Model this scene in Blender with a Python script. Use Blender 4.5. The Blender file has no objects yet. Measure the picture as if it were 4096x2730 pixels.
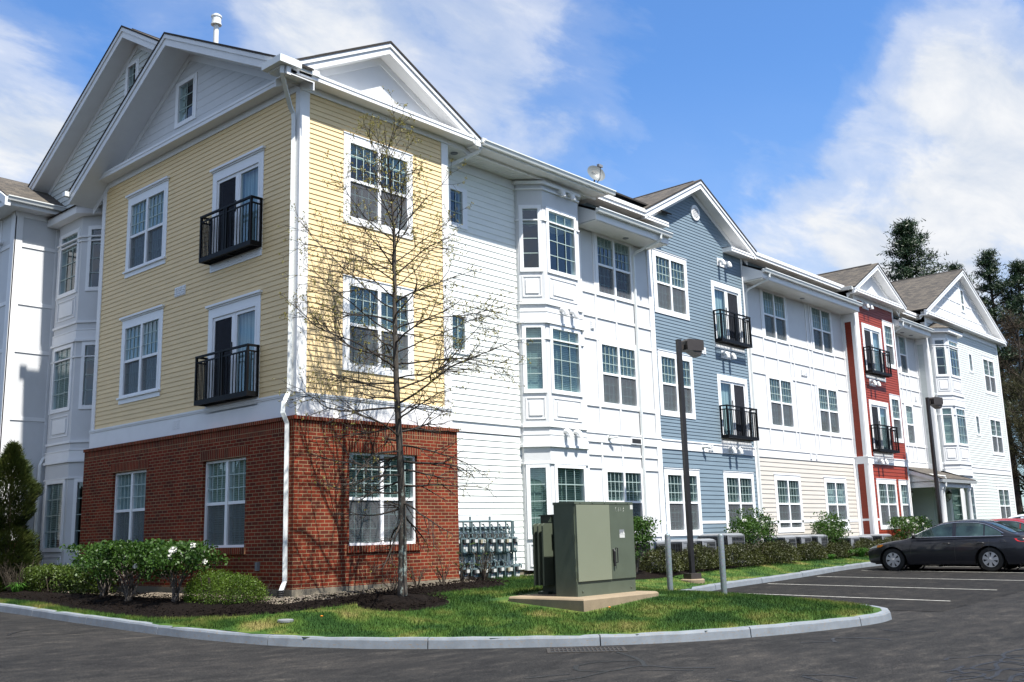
import bpy, math, random
from mathutils import Vector, Matrix
C = bpy.context.scene.collection
PI = math.pi
rnd = random.Random(7)

# ------------------------------------------------------------------ mesh builder
class MB:
    def __init__(s): s.v=[]; s.f=[]; s.m=[]; s.uv=[]
    def poly(s,pts,m=0,uv=None):
        b=len(s.v); s.v.extend(tuple(p) for p in pts); s.f.append(tuple(range(b,b+len(pts)))); s.m.append(m)
        s.uv.append(uv if uv else [(0,0)]*len(pts))
    def build(s,name,mats,parent=None,smooth=False,**tags):
        me=bpy.data.meshes.new(name); me.from_pydata(s.v,[],s.f)
        if not isinstance(mats,(list,tuple)): mats=[mats]
        for m in mats: me.materials.append(m)
        if any(s.m): me.polygons.foreach_set('material_index',s.m)
        if any(u[0]!=(0,0) or u[-1]!=(0,0) for u in s.uv[:50]):
            l=me.uv_layers.new(name='UVMap'); flat=[c for u in s.uv for p in u for c in p]; l.data.foreach_set('uv',flat)
        if smooth: me.polygons.foreach_set('use_smooth',[True]*len(me.polygons))
        me.update()
        o=bpy.data.objects.new(name,me); C.objects.link(o)
        if parent: o.parent=parent
        for k,v in tags.items(): o[k]=v
        return o
    # frame-free shapes
    def box(s,x0,x1,y0,y1,z0,z1,m=0):
        p=[(x0,y0,z0),(x1,y0,z0),(x1,y1,z0),(x0,y1,z0),(x0,y0,z1),(x1,y0,z1),(x1,y1,z1),(x0,y1,z1)]
        for q in ((0,3,2,1),(4,5,6,7),(0,1,5,4),(1,2,6,5),(2,3,7,6),(3,0,4,7)): s.poly([p[i] for i in q],m)
    def tube(s,path,r,n=8,m=0,cap=True,aspect=1.0):
        path=[Vector(p) for p in path]
        rs=r if isinstance(r,(list,tuple)) else [r]*len(path)
        rings=[]; prev=None
        for i,p in enumerate(path):
            a=path[max(0,i-1)]; b=path[min(len(path)-1,i+1)]; t=(b-a)
            t=t.normalized() if t.length>1e-9 else Vector((0,0,1))
            ref=Vector((0,0,1)) if abs(t.z)<.95 else Vector((1,0,0))
            if prev is not None:
                u=prev-t*prev.dot(t); u=u.normalized() if u.length>1e-6 else t.cross(ref).normalized()
            else: u=t.cross(ref).normalized()
            prev=u; w=t.cross(u)
            rings.append([p+(u*math.cos(2*PI*k/n)+w*math.sin(2*PI*k/n)*aspect)*rs[i] for k in range(n)])
        b=len(s.v)
        for R in rings: s.v.extend(tuple(q) for q in R)
        for i in range(len(rings)-1):
            for k in range(n):
                s.f.append((b+i*n+k,b+i*n+(k+1)%n,b+(i+1)*n+(k+1)%n,b+(i+1)*n+k)); s.m.append(m); s.uv.append([(0,0)]*4)
        if cap:
            s.f.append(tuple(b+k for k in range(n))[::-1]); s.m.append(m); s.uv.append([(0,0)]*n)
            s.f.append(tuple(b+(len(rings)-1)*n+k for k in range(n))); s.m.append(m); s.uv.append([(0,0)]*n)
    def lathe(s,prof,c=(0,0,0),n=16,m=0,axis='z'):
        b=len(s.v)
        for r,h in prof:
            for k in range(n):
                a=2*PI*k/n; x,y=r*math.cos(a),r*math.sin(a)
                P=(c[0]+x,c[1]+y,c[2]+h) if axis=='z' else ((c[0]+h,c[1]+x,c[2]+y) if axis=='x' else (c[0]+x,c[1]+h,c[2]+y))
                s.v.append(P)
        for i in range(len(prof)-1):
            for k in range(n):
                s.f.append((b+i*n+k,b+i*n+(k+1)%n,b+(i+1)*n+(k+1)%n,b+(i+1)*n+k)); s.m.append(m); s.uv.append([(0,0)]*4)
    def blob(s,c,r,n=8,k=5,m=0,sz=1.0):
        prof=[(r*math.sin(PI*i/k)+1e-4,-r*sz*math.cos(PI*i/k)) for i in range(k+1)]
        s.lathe(prof,c,n,m)

class Fr:
    """wall frame: origin, angle a; u runs along the wall, v up, w outward (towards the viewer)"""
    def __init__(s,o,a=0): s.o=Vector(o); s.a=math.radians(a); s.U=Vector((math.cos(s.a),math.sin(s.a),0)); s.N=Vector((math.sin(s.a),-math.cos(s.a),0))
    def P(s,u,v,w=0): return s.o+s.U*u+s.N*w+Vector((0,0,v))
    def box(s,mb,u0,u1,v0,v1,w0,w1,m=0):
        if u1<u0: u0,u1=u1,u0
        if w1<w0: w0,w1=w1,w0
        p=[s.P(u0,v0,w1),s.P(u1,v0,w1),s.P(u1,v0,w0),s.P(u0,v0,w0),s.P(u0,v1,w1),s.P(u1,v1,w1),s.P(u1,v1,w0),s.P(u0,v1,w0)]
        for q in ((3,2,1,0),(4,5,6,7),(0,1,5,4),(1,2,6,5),(2,3,7,6),(3,0,4,7)): mb.poly([p[i] for i in q],m)
    def quad(s,mb,u0,u1,v0,v1,w,m=0,rot=False):
        pts=[(u0,v0),(u1,v0),(u1,v1),(u0,v1)]
        uv=[(b,a) if rot else (a,b) for a,b in pts]
        mb.poly([s.P(a,b,w) for a,b in pts],m,uv)
    def prism(s,mb,prof,w0,w1,m=0):
        """polygon in u,v extruded along w"""
        n=len(prof)
        mb.poly([s.P(u,v,w1) for u,v in prof],m); mb.poly([s.P(u,v,w0) for u,v in reversed(prof)],m)
        for i in range(n):
            (a,b),(c,d)=prof[i],prof[(i+1)%n]
            mb.poly([s.P(a,b,w1),s.P(a,b,w0),s.P(c,d,w0),s.P(c,d,w1)],m)
    def extr(s,mb,prof,u0,u1,m=0):
        """profile in w,v extruded along u"""
        n=len(prof)
        mb.poly([s.P(u0,v,w) for w,v in prof],m); mb.poly([s.P(u1,v,w) for w,v in reversed(prof)],m)
        for i in range(n):
            (a,b),(c,d)=prof[i],prof[(i+1)%n]
            mb.poly([s.P(u0,b,a),s.P(u1,b,a),s.P(u1,d,c),s.P(u0,d,c)],m)
    def plan(s,mb,pts,v0,v1,m=0):
        """plan polygon (u,w) extruded up"""
        n=len(pts)
        mb.poly([s.P(u,v1,w) for u,w in pts],m); mb.poly([s.P(u,v0,w) for u,w in reversed(pts)],m)
        for i in range(n):
            (a,b),(c,d)=pts[i],pts[(i+1)%n]
            mb.poly([s.P(a,v0,b),s.P(c,v0,d),s.P(c,v1,d),s.P(a,v1,b)],m)

def obj_empty(name,loc,label,cat,group=None,rz=0):
    o=bpy.data.objects.new(name,None); C.objects.link(o); o.location=loc; o.rotation_euler=(0,0,rz)
    o.empty_display_size=.2
    o['label']=label; o['category']=cat
    if group: o['group']=group
    return o
def tag(o,label=None,cat=None,group=None,kind=None):
    if label: o['label']=label
    if cat: o['category']=cat
    if group: o['group']=group
    if kind: o['kind']=kind
    return o
def copy_tree(o,parent=None,first=True):
    c=o.copy(); C.objects.link(c)
    if not first: c.parent=parent
    for ch in list(o.children): copy_tree(ch,c,False)
    return c

# ------------------------------------------------------------------ materials
def nmat(name):
    m=bpy.data.materials.new(name); m.use_nodes=True; nt=m.node_tree
    b=nt.nodes['Principled BSDF']; return m,nt,b
def N(nt,t,**kw):
    n=nt.nodes.new(t)
    for k,v in kw.items():
        if k.startswith('i_'):
            n.inputs[int(k[2:]) if k[2:].isdigit() else k[2:].replace('_',' ')].default_value=v
        else: setattr(n,k,v)
    return n
def ramp(nt,stops,fac=None,interp='LINEAR'):
    r=nt.nodes.new('ShaderNodeValToRGB'); r.color_ramp.interpolation=interp
    e=r.color_ramp.elements
    while len(e)<len(stops): e.new(.5)
    for i,(p,c) in enumerate(stops): e[i].position=p; e[i].color=(c[0],c[1],c[2],1) if len(c)==3 else c
    if fac is not None: nt.links.new(fac,r.inputs[0])
    return r
def noise(nt,scale,detail=4,rough=.55,vec=None,dist=0):
    n=nt.nodes.new('ShaderNodeTexNoise'); n.inputs['Scale'].default_value=scale; n.inputs['Detail'].default_value=detail
    n.inputs['Roughness'].default_value=rough; n.inputs['Distortion'].default_value=dist
    if vec is not None: nt.links.new(vec,n.inputs['Vector'])
    return n
def objco(nt,scale=None):
    t=nt.nodes.new('ShaderNodeTexCoord').outputs['Object']
    if scale:
        mp=nt.nodes.new('ShaderNodeMapping'); mp.inputs['Scale'].default_value=scale; nt.links.new(t,mp.inputs[0]); return mp.outputs[0]
    return t
def mixc(nt,a,b,fac,mode='MIX'):
    m=nt.nodes.new('ShaderNodeMix'); m.data_type='RGBA'; m.blend_type=mode
    for s,v in ((m.inputs[6],a),(m.inputs[7],b),(m.inputs[0],fac)):
        if hasattr(v,'links') or hasattr(v,'is_linked'): nt.links.new(v,s)
        else: s.default_value=v if not isinstance(v,tuple) else (v+(1,) if len(v)==3 else v)
    return m.outputs[2]
def bump(nt,b,h,st=.3,dist=.01):
    n=nt.nodes.new('ShaderNodeBump'); n.inputs['Strength'].default_value=st; n.inputs['Distance'].default_value=dist
    nt.links.new(h,n.inputs['Height']); nt.links.new(n.outputs[0],b.inputs['Normal'])
def paint(name,col,rough=.55,var=.06,metal=0,sc=2.5,spec=.4,bmp=.15,stretch=(1,1,1)):
    m,nt,b=nmat(name); co=objco(nt,stretch)
    n=noise(nt,sc,5,.6,co); d=tuple(max(0,c*(1-var*1.6)) for c in col); l=tuple(min(1,c*(1+var*.6)) for c in col)
    r=ramp(nt,[(.3,d),(.7,l)],n.outputs[0]); nt.links.new(r.outputs[0],b.inputs['Base Color'])
    b.inputs['Roughness'].default_value=rough; b.inputs['Metallic'].default_value=metal; b.inputs['Specular IOR Level'].default_value=spec
    if bmp:
        n2=noise(nt,60,3,.5,co); bump(nt,b,n2.outputs[0],bmp,.002)
    return m
M={}
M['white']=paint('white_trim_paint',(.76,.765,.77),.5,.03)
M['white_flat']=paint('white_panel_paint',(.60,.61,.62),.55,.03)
M['yellow']=paint('yellow_siding_paint',(.78,.595,.325),.55,.05,stretch=(.6,.6,3))
M['cream']=paint('white_siding_paint',(.77,.79,.755),.55,.04,stretch=(.6,.6,3))
M['mint']=paint('pale_green_siding_paint',(.60,.63,.61),.55,.04,stretch=(.6,.6,3))
M['beige']=paint('beige_siding_paint',(.54,.505,.455),.55,.04,stretch=(.6,.6,3))
M['blue']=paint('blue_siding_paint',(.165,.222,.268),.55,.05,stretch=(.6,.6,3))
M['red']=paint('red_siding_paint',(.245,.034,.015),.55,.07,stretch=(.6,.6,3))
M['gutter']=paint('gutter_enamel',(.70,.72,.71),.35,.03,spec=.5)
M['vinyl']=paint('soffit_vinyl',(.74,.74,.71),.5,.03)
M['vinylwin']=paint('window_vinyl',(.80,.81,.82),.35,.02,spec=.5,bmp=0)
M['black']=paint('black_railing_paint',(.006,.006,.007),.5,.1,spec=.15)
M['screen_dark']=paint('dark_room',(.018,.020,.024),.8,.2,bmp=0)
M['blind']=paint('blind_slat',(.36,.43,.39),.6,.05,bmp=0)
M['galv']=None
M['gasgrey']=paint('gas_meter_grey',(.115,.165,.175),.4,.12,spec=.5,sc=8)
M['gasdark']=paint('gas_bracket_dark',(.05,.055,.055),.6,.1)
M['labelw']=paint('label_paper',(.50,.50,.48),.5,.03,bmp=0)
M['indexbeige']=paint('meter_index_plastic',(.34,.31,.22),.4,.05,bmp=0)
M['redlabel']=paint('red_label',(.45,.05,.04),.5,.03,bmp=0)
M['bronze']=paint('bronze_pole_paint',(.013,.012,.013),.45,.12,spec=.5)
M['bronze_head']=paint('lamp_housing_paint',(.045,.038,.035),.45,.12,spec=.4)
M['tgreen']=paint('transformer_green_paint',(.082,.098,.070),.42,.08,spec=.5,sc=3)
M['tgreen_dark']=paint('transformer_tank_paint',(.035,.047,.035),.42,.12,spec=.5,sc=3)
M['tdoor']=paint('faded_green_door_paint',(.175,.190,.135),.5,.03,spec=.4,sc=1.2)
M['acshell']=paint('condenser_shell',(.19,.20,.215),.4,.05,spec=.4)
M['acdark']=paint('condenser_coil',(.03,.032,.035),.6,.1)
M['acgrid']=paint('condenser_guard_wire',(.12,.125,.13),.4,.1)
M['tyre']=paint('tyre_rubber',(.018,.018,.018),.8,.15)
M['hub']=paint('silver_hubcap',(.50,.50,.51),.35,.05,metal=.2,spec=.5,bmp=0)
M['chrome']=paint('chrome_trim',(.75,.75,.75),.18,.02,metal=1,bmp=0)
M['plastic']=paint('black_plastic',(.02,.02,.02),.5,.1)
M['seat']=paint('car_interior_fabric',(.10,.10,.10),.8,.1)
M['redlens']=paint('red_lens',(.45,.012,.015),.15,.05,spec=.6,bmp=0)
M['amber']=paint('amber_lens',(.7,.22,.03),.15,.05,spec=.6,bmp=0)
M['lens']=paint('clear_lens',(.55,.56,.52),.15,.05,spec=.7,bmp=0)
M['bark']=None
def concrete(name,col,sc=6,var=.22,rough=.85):
    m,nt,b=nmat(name); co=objco(nt); n=noise(nt,sc,8,.65,co); n2=noise(nt,120,3,.6,co)
    r=ramp(nt,[(.25,tuple(c*(1-var) for c in col)),(.75,tuple(min(1,c*(1+var*.5)) for c in col))],n.outputs[0])
    c=mixc(nt,r.outputs[0],(.05,.05,.045),0.0)
    s=ramp(nt,[(.35,(.8,.8,.8)),(.6,(1,1,1))],n2.outputs[0]); c2=mixc(nt,r.outputs[0],s.outputs[0],1.0,'MULTIPLY')
    nt.links.new(c2,b.inputs['Base Color']); b.inputs['Roughness'].default_value=rough; bump(nt,b,n2.outputs[0],.4,.004); return m
M['foundation']=concrete('foundation_concrete',(.22,.19,.14))
M['pad']=concrete('pad_concrete',(.26,.20,.13),4)
def galv():
    m,nt,b=nmat('galvanised_steel'); co=objco(nt); n=noise(nt,14,6,.7,co); v=nt.nodes.new('ShaderNodeTexVoronoi'); v.inputs['Scale'].default_value=60; nt.links.new(co,v.inputs[0])
    r=ramp(nt,[(.3,(.12,.145,.16)),(.62,(.17,.20,.215)),(.74,(.36,.39,.41))],n.outputs[0]); c=mixc(nt,r.outputs[0],v.outputs['Color'],.06)
    nt.links.new(c,b.inputs['Base Color']); b.inputs['Metallic'].default_value=.35; b.inputs['Roughness'].default_value=.5; return m
M['galv']=galv()
def kerbmat():
    m,nt,b=nmat('kerb_painted_grey'); co=objco(nt); n=noise(nt,3.5,8,.7,co); n2=noise(nt,22,5,.7,objco(nt,(1,1,2.5))); n3=noise(nt,150,2,.5,co)
    base=ramp(nt,[(.3,(.130,.150,.172)),(.7,(.195,.220,.248))],n.outputs[0])
    chip=ramp(nt,[(.585,(0,0,0)),(.62,(.9,.9,.9))],n2.outputs[0])
    c=mixc(nt,base.outputs[0],(.20,.155,.11),chip.outputs[0]); nt.links.new(c,b.inputs['Base Color']); b.inputs['Roughness'].default_value=.7; bump(nt,b,n3.outputs[0],.4,.004); return m
M['kerb']=kerbmat()
def brickmat(name,soldier=False):
    m,nt,b=nmat(name); uv=nt.nodes.new('ShaderNodeUVMap'); mp=nt.nodes.new('ShaderNodeMapping'); nt.links.new(uv.outputs[0],mp.inputs[0])
    nz=noise(nt,9,2,.5,uv.outputs[0]); 
    t=nt.nodes.new('ShaderNodeTexBrick'); nt.links.new(mp.outputs[0],t.inputs[0])
    t.inputs['Color1'].default_value=(.19,.030,.014,1); t.inputs['Color2'].default_value=(.050,.018,.014,1); t.inputs['Mortar'].default_value=(.32,.24,.14,1)
    t.inputs['Scale'].default_value=1; t.inputs['Mortar Size'].default_value=.0062; t.inputs['Mortar Smooth'].default_value=.15; t.inputs['Bias'].default_value=-.34
    t.inputs['Brick Width'].default_value=.203 if not soldier else .215; t.inputs['Row Height'].default_value=.0677; 
    if soldier: t.offset=0
    n=noise(nt,2.2,5,.6,uv.outputs[0]); n2=noise(nt,90,4,.6,uv.outputs[0])
    s=ramp(nt,[(.3,(.72,.72,.72)),(.7,(1.15,1.1,1.05))],n.outputs[0]); s2=ramp(nt,[(.3,(.78,.78,.78)),(.7,(1.1,1.1,1.1))],n2.outputs[0])
    c=mixc(nt,t.outputs[0],s.outputs[0],1.0,'MULTIPLY'); c=mixc(nt,c,s2.outputs[0],1.0,'MULTIPLY'); nt.links.new(c,b.inputs['Base Color'])
    b.inputs['Roughness'].default_value=.9; b.inputs['Specular IOR Level'].default_value=.15; inv=nt.nodes.new('ShaderNodeMath'); inv.operation='SUBTRACT'; inv.inputs[0].default_value=1; nt.links.new(t.outputs['Fac'],inv.inputs[1])
    ad=nt.nodes.new('ShaderNodeMath'); ad.operation='MULTIPLY_ADD'; nt.links.new(n2.outputs[0],ad.inputs[0]); ad.inputs[1].default_value=.25; nt.links.new(inv.outputs[0],ad.inputs[2])
    bump(nt,b,ad.outputs[0],.8,.008); return m
M['brick']=brickmat('red_brick'); M['soldier']=brickmat('red_brick_soldier',True)
def shinglemat():
    m,nt,b=nmat('asphalt_shingle'); uv=nt.nodes.new('ShaderNodeUVMap')
    t=nt.nodes.new('ShaderNodeTexBrick'); nt.links.new(uv.outputs[0],t.inputs[0])
    t.inputs['Color1'].default_value=(.105,.088,.068,1); t.inputs['Color2'].default_value=(.040,.035,.030,1); t.inputs['Mortar'].default_value=(.015,.013,.012,1)
    t.inputs['Scale'].default_value=1; t.inputs['Mortar Size'].default_value=.008; t.inputs['Mortar Smooth'].default_value=.6; t.inputs['Brick Width'].default_value=.26; t.inputs['Row Height'].default_value=.14; t.offset=.37
    n=noise(nt,160,3,.7,uv.outputs[0]); s=ramp(nt,[(.3,(.65,.65,.65)),(.7,(1.25,1.25,1.25))],n.outputs[0]); c=mixc(nt,t.outputs[0],s.outputs[0],1.0,'MULTIPLY')
    nt.links.new(c,b.inputs['Base Color']); b.inputs['Roughness'].default_value=.95; bump(nt,b,t.outputs['Fac'],-.5,.01) ; return m
M['shingle']=shinglemat()
def glassmat(name,tint=(.80,.86,.86),ior=1.55,boost=1.7,rough=0.0):
    m=bpy.data.materials.new(name); m.use_nodes=True; nt=m.node_tree; nt.nodes.clear()
    out=nt.nodes.new('ShaderNodeOutputMaterial'); ge=nt.nodes.new('ShaderNodeNewGeometry'); dp_=nt.nodes.new('ShaderNodeVectorMath'); dp_.operation='DOT_PRODUCT'; nt.links.new(ge.outputs['Incoming'],dp_.inputs[0]); nt.links.new(ge.outputs['Normal'],dp_.inputs[1])
    def mth(op,a,b_=None):
        n_=nt.nodes.new('ShaderNodeMath'); n_.operation=op
        for i_,x_ in ((0,a),(1,b_)):
            if x_ is None: continue
            if isinstance(x_,(int,float)): n_.inputs[i_].default_value=x_
            else: nt.links.new(x_,n_.inputs[i_])
        return n_
    one=mth('SUBTRACT',1.0,mth('ABSOLUTE',dp_.outputs['Value']).outputs[0]); p5=mth('POWER',one.outputs[0],5.0); f0=((ior-1)/(ior+1))**2*boost
    mu=mth('ADD',mth('MULTIPLY',p5.outputs[0],1-f0).outputs[0],f0); mu.use_clamp=True
    tr=nt.nodes.new('ShaderNodeBsdfTransparent'); tr.inputs[0].default_value=tint+(1,); gl=nt.nodes.new('ShaderNodeBsdfGlossy'); gl.inputs['Roughness'].default_value=rough; gl.inputs['Color'].default_value=(.9,.95,1,1)
    nz=noise(nt,1.3,2,.5,objco(nt)); bp=nt.nodes.new('ShaderNodeBump'); bp.inputs['Strength'].default_value=.25; bp.inputs['Distance'].default_value=.01; nt.links.new(nz.outputs[0],bp.inputs['Height']); nt.links.new(bp.outputs[0],gl.inputs['Normal'])
    mx=nt.nodes.new('ShaderNodeMixShader'); nt.links.new(mu.outputs[0],mx.inputs[0]); nt.links.new(tr.outputs[0],mx.inputs[1]); nt.links.new(gl.outputs[0],mx.inputs[2]); nt.links.new(mx.outputs[0],out.inputs[0]); return m
M['glass']=glassmat('window_glass',(.72,.84,.84),1.52,2.2)
M['carglass']=glassmat('car_window_glass',(.50,.60,.58),1.5,1.6)
def screenmat():
    m=bpy.data.materials.new('insect_screen'); m.use_nodes=True; nt=m.node_tree; nt.nodes.clear(); out=nt.nodes.new('ShaderNodeOutputMaterial')
    d=nt.nodes.new('ShaderNodeBsdfDiffuse'); n=noise(nt,40,2,.5,objco(nt)); r=ramp(nt,[(.3,(.12,.125,.135)),(.7,(.155,.16,.17))],n.outputs[0]); nt.links.new(r.outputs[0],d.inputs[0])
    t=nt.nodes.new('ShaderNodeBsdfTransparent'); mx=nt.nodes.new('ShaderNodeMixShader'); mx.inputs[0].default_value=.5; nt.links.new(t.outputs[0],mx.inputs[1]); nt.links.new(d.outputs[0],mx.inputs[2]); nt.links.new(mx.outputs[0],out.inputs[0]); return m
M['screen']=screenmat()
def curtainmat():
    m,nt,b=nmat('curtain_cloth'); w=nt.nodes.new('ShaderNodeTexWave'); w.inputs['Scale'].default_value=3.2; w.inputs['Distortion'].default_value=2.5; nt.links.new(objco(nt,(3,3,.05)),w.inputs[0])
    r=ramp(nt,[(.1,(.20,.24,.27)),(.9,(.52,.58,.60))],w.outputs[0]); nt.links.new(r.outputs[0],b.inputs['Base Color']); b.inputs['Roughness'].default_value=.9; return m
M['curtain']=curtainmat()
def carpaint(name,col):
    m,nt,b=nmat(name); n=noise(nt,400,2,.5,objco(nt)); r=ramp(nt,[(.4,tuple(c*.85 for c in col)),(.6,tuple(c*1.15 for c in col))],n.outputs[0]); nt.links.new(r.outputs[0],b.inputs['Base Color'])
    b.inputs['Metallic'].default_value=.1; b.inputs['Roughness'].default_value=.45; b.inputs['Specular IOR Level'].default_value=.3; b.inputs['Coat Weight'].default_value=.6; b.inputs['Coat Roughness'].default_value=.04; return m
M['car_grey']=carpaint('charcoal_car_paint',(.010,.011,.017)); M['car_red']=carpaint('red_car_paint',(.22,.012,.012)); M['car_white']=carpaint('white_car_paint',(.62,.66,.70))
def leafmat(name,c1,c2,trans=.35,rough=.5):
    m,nt,b=nmat(name); n=noise(nt,2.5,4,.6,objco(nt)); n2=noise(nt,35,2,.6,objco(nt))
    r=ramp(nt,[(.3,c1),(.7,c2)],n.outputs[0]); s=ramp(nt,[(.3,(.6,.6,.6)),(.7,(1.4,1.4,1.3))],n2.outputs[0]); c=mixc(nt,r.outputs[0],s.outputs[0],1.0,'MULTIPLY')
    nt.links.new(c,b.inputs['Base Color']); b.inputs['Roughness'].default_value=rough; b.inputs['Specular IOR Level'].default_value=.35
    tr=nt.nodes.new('ShaderNodeBsdfTranslucent'); nt.links.new(c,tr.inputs[0]); mx=nt.nodes.new('ShaderNodeMixShader'); mx.inputs[0].default_value=trans
    out=nt.nodes['Material Output']; nt.links.new(b.outputs[0],mx.inputs[1]); nt.links.new(tr.outputs[0],mx.inputs[2]); nt.links.new(mx.outputs[0],out.inputs[0]); return m
M['vib']=leafmat('viburnum_leaf',(.018,.052,.008),(.06,.125,.018)); M['hedge']=leafmat('boxwood_leaf',(.03,.055,.008),(.095,.145,.02))
M['spirea']=leafmat('spirea_leaf',(.05,.10,.008),(.12,.19,.02)); M['yew']=leafmat('yew_needles',(.018,.024,.004),(.055,.062,.010),.15)
M['juniper']=leafmat('arborvitae_leaf',(.018,.036,.008),(.06,.072,.016),.15); M['pine']=leafmat('pine_needles',(.010,.026,.010),(.030,.058,.022),.12)
M['lily']=leafmat('daylily_blade',(.05,.14,.02),(.09,.22,.035)); M['rhodo']=leafmat('rhododendron_leaf',(.045,.09,.015),(.09,.14,.03))
M['bud']=leafmat('oak_bud_leaf',(.20,.17,.035),(.30,.27,.07),.3); M['flower']=paint('white_petals',(.6,.6,.54),.7,.05,sc=30)
M['twig']=paint('brown_twig_bark',(.055,.042,.03),.85,.25,sc=12); M['stem']=paint('grey_stem_bark',(.12,.10,.085),.85,.25,sc=12)
M['woodbark']=paint('woodland_bark',(.05,.038,.03),.9,.3,sc=2); M['dryleaf']=leafmat('brown_twig_haze',(.045,.033,.022),(.085,.062,.040),.1,.9); M['budhaze']=leafmat('green_brown_bud_haze',(.035,.040,.014),(.07,.065,.028),.2,.9)
def barkmat():
    m,nt,b=nmat('oak_bark'); co=objco(nt,(1,1,.25)); n=noise(nt,28,6,.7,co); n2=noise(nt,7,5,.75,objco(nt,(1,1,.6)))
    r=ramp(nt,[(.3,(.030,.024,.019)),(.7,(.080,.067,.053))],n.outputs[0])
    sp=nt.nodes.new('ShaderNodeSeparateXYZ'); nt.links.new(objco(nt),sp.inputs[0]); mr=nt.nodes.new('ShaderNodeMapRange'); mr.inputs[1].default_value=0; mr.inputs[2].default_value=3.0; mr.inputs[3].default_value=.0; mr.inputs[4].default_value=.10; nt.links.new(sp.outputs[2],mr.inputs[0])
    sb=nt.nodes.new('ShaderNodeMath'); sb.operation='SUBTRACT'; nt.links.new(n2.outputs[0],sb.inputs[0]); nt.links.new(mr.outputs[0],sb.inputs[1])
    l=ramp(nt,[(.50,(0,0,0)),(.54,(1,1,1))],sb.outputs[0]); c=mixc(nt,r.outputs[0],(.20,.235,.21),l.outputs[0]); nt.links.new(c,b.inputs['Base Color']); b.inputs['Roughness'].default_value=.9; bump(nt,b,n.outputs[0],.7,.01); return m
M['bark']=barkmat()
def grassmat(name,blade=False):
    m,nt,b=nmat(name); co=objco(nt); n=noise(nt,1.05,4,.55,co,.4); n2=noise(nt,.45,2,.5,co); n3=noise(nt,40,3,.7,co)
    r=ramp(nt,[(.27,(.160,.142,.052)),(.38,(.098,.120,.028)),(.48,(.040,.085,.012)),(.60,(.014,.046,.007))],n.outputs[0])
    s=ramp(nt,[(.25,(.55,.55,.5)),(.75,(1.45,1.4,1.3))],n3.outputs[0]); c=mixc(nt,r.outputs[0],s.outputs[0],1.0,'MULTIPLY')
    nt.links.new(c,b.inputs['Base Color']); b.inputs['Roughness'].default_value=.8; b.inputs['Specular IOR Level'].default_value=.2
    return m
M['grass']=grassmat('lawn_soil_and_grass'); M['blade']=grassmat('grass_blade')
def mulchmat():
    m,nt,b=nmat('dark_bark_mulch'); co=objco(nt); n=noise(nt,55,5,.75,co); n2=noise(nt,9,4,.7,co)
    r=ramp(nt,[(.35,(.003,.002,.002)),(.6,(.010,.0068,.0052)),(.80,(.036,.024,.017))],n.outputs[0]); nt.links.new(r.outputs[0],b.inputs['Base Color']); b.inputs['Roughness'].default_value=.95; bump(nt,b,n.outputs[0],1,.03); return m
M['mulch']=mulchmat(); M['mulch'].node_tree.nodes['Principled BSDF'].inputs['Specular IOR Level'].default_value=.1; M['chip']=paint('mulch_chip',(.011,.0075,.006),.95,.5,sc=30,spec=.1)
def gravelmat():
    m,nt,b=nmat('pea_gravel'); co=objco(nt); v=nt.nodes.new('ShaderNodeTexVoronoi'); v.inputs['Scale'].default_value=38; nt.links.new(co,v.inputs[0])
    sp=nt.nodes.new('ShaderNodeSeparateColor'); nt.links.new(v.outputs['Color'],sp.inputs[0]); r=ramp(nt,[(0,(.12,.095,.065)),(.5,(.24,.195,.145)),(1,(.38,.33,.27))],sp.outputs[0])
    d=ramp(nt,[(.0,(1,1,1)),(.5,(.75,.75,.75)),(.9,(.25,.25,.25))],v.outputs['Distance']); c=mixc(nt,r.outputs[0],d.outputs[0],1.0,'MULTIPLY'); nt.links.new(c,b.inputs['Base Color']); b.inputs['Roughness'].default_value=.9; bump(nt,b,v.outputs['Distance'],-1,.03); return m
M['gravel']=gravelmat(); M['pebble']=paint('pebble_stone',(.24,.20,.155),.8,.35,sc=14)
def asphaltmat(name,dark=1.0):
    m,nt,b=nmat(name); co=objco(nt); big=noise(nt,.22,5,.6,objco(nt,(1,1.6,1)),.6); mid=noise(nt,2.6,7,.7,objco(nt,(.7,1.6,1)),.2); fine=noise(nt,42,5,.8,co); fine2=nt.nodes.new('ShaderNodeTexVoronoi'); fine2.inputs['Scale'].default_value=150; nt.links.new(co,fine2.inputs[0])
    r=ramp(nt,[(.3,(.017*dark,.0172*dark,.0178*dark)),(.7,(.033*dark,.0315*dark,.0305*dark))],big.outputs[0])
    sc_=ramp(nt,[(.36,(.60,.60,.61)),(.50,(.88,.88,.88)),(.60,(1.25,1.2,1.14)),(.68,(1.9,1.8,1.65))],mid.outputs[0]); c=mixc(nt,r.outputs[0],sc_.outputs[0],1.0,'MULTIPLY')
    f=ramp(nt,[(.34,(.42,.42,.42)),(.52,(.95,.95,.95)),(.66,(2.4,2.3,2.15))],fine.outputs[0]); c=mixc(nt,c,f.outputs[0],1.0,'MULTIPLY')
    nt.links.new(c,b.inputs['Base Color']); b.inputs['Roughness'].default_value=.92; b.inputs['Specular IOR Level'].default_value=.14; bump(nt,b,fine.outputs[0],.6,.006); return m
M['asphalt']=asphaltmat('asphalt'); M['asphalt_lot']=asphaltmat('sealed_asphalt',.62)
M['sealer']=paint('crack_sealer_tar',(.0065,.0068,.0075),.5,.15,sc=10)
M['line']=paint('parking_line_paint',(.50,.49,.45),.7,.28,sc=9)
M['muntin']=paint('muntin_bar_behind_glass',(.36,.45,.43),.5,.03,bmp=0)
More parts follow.
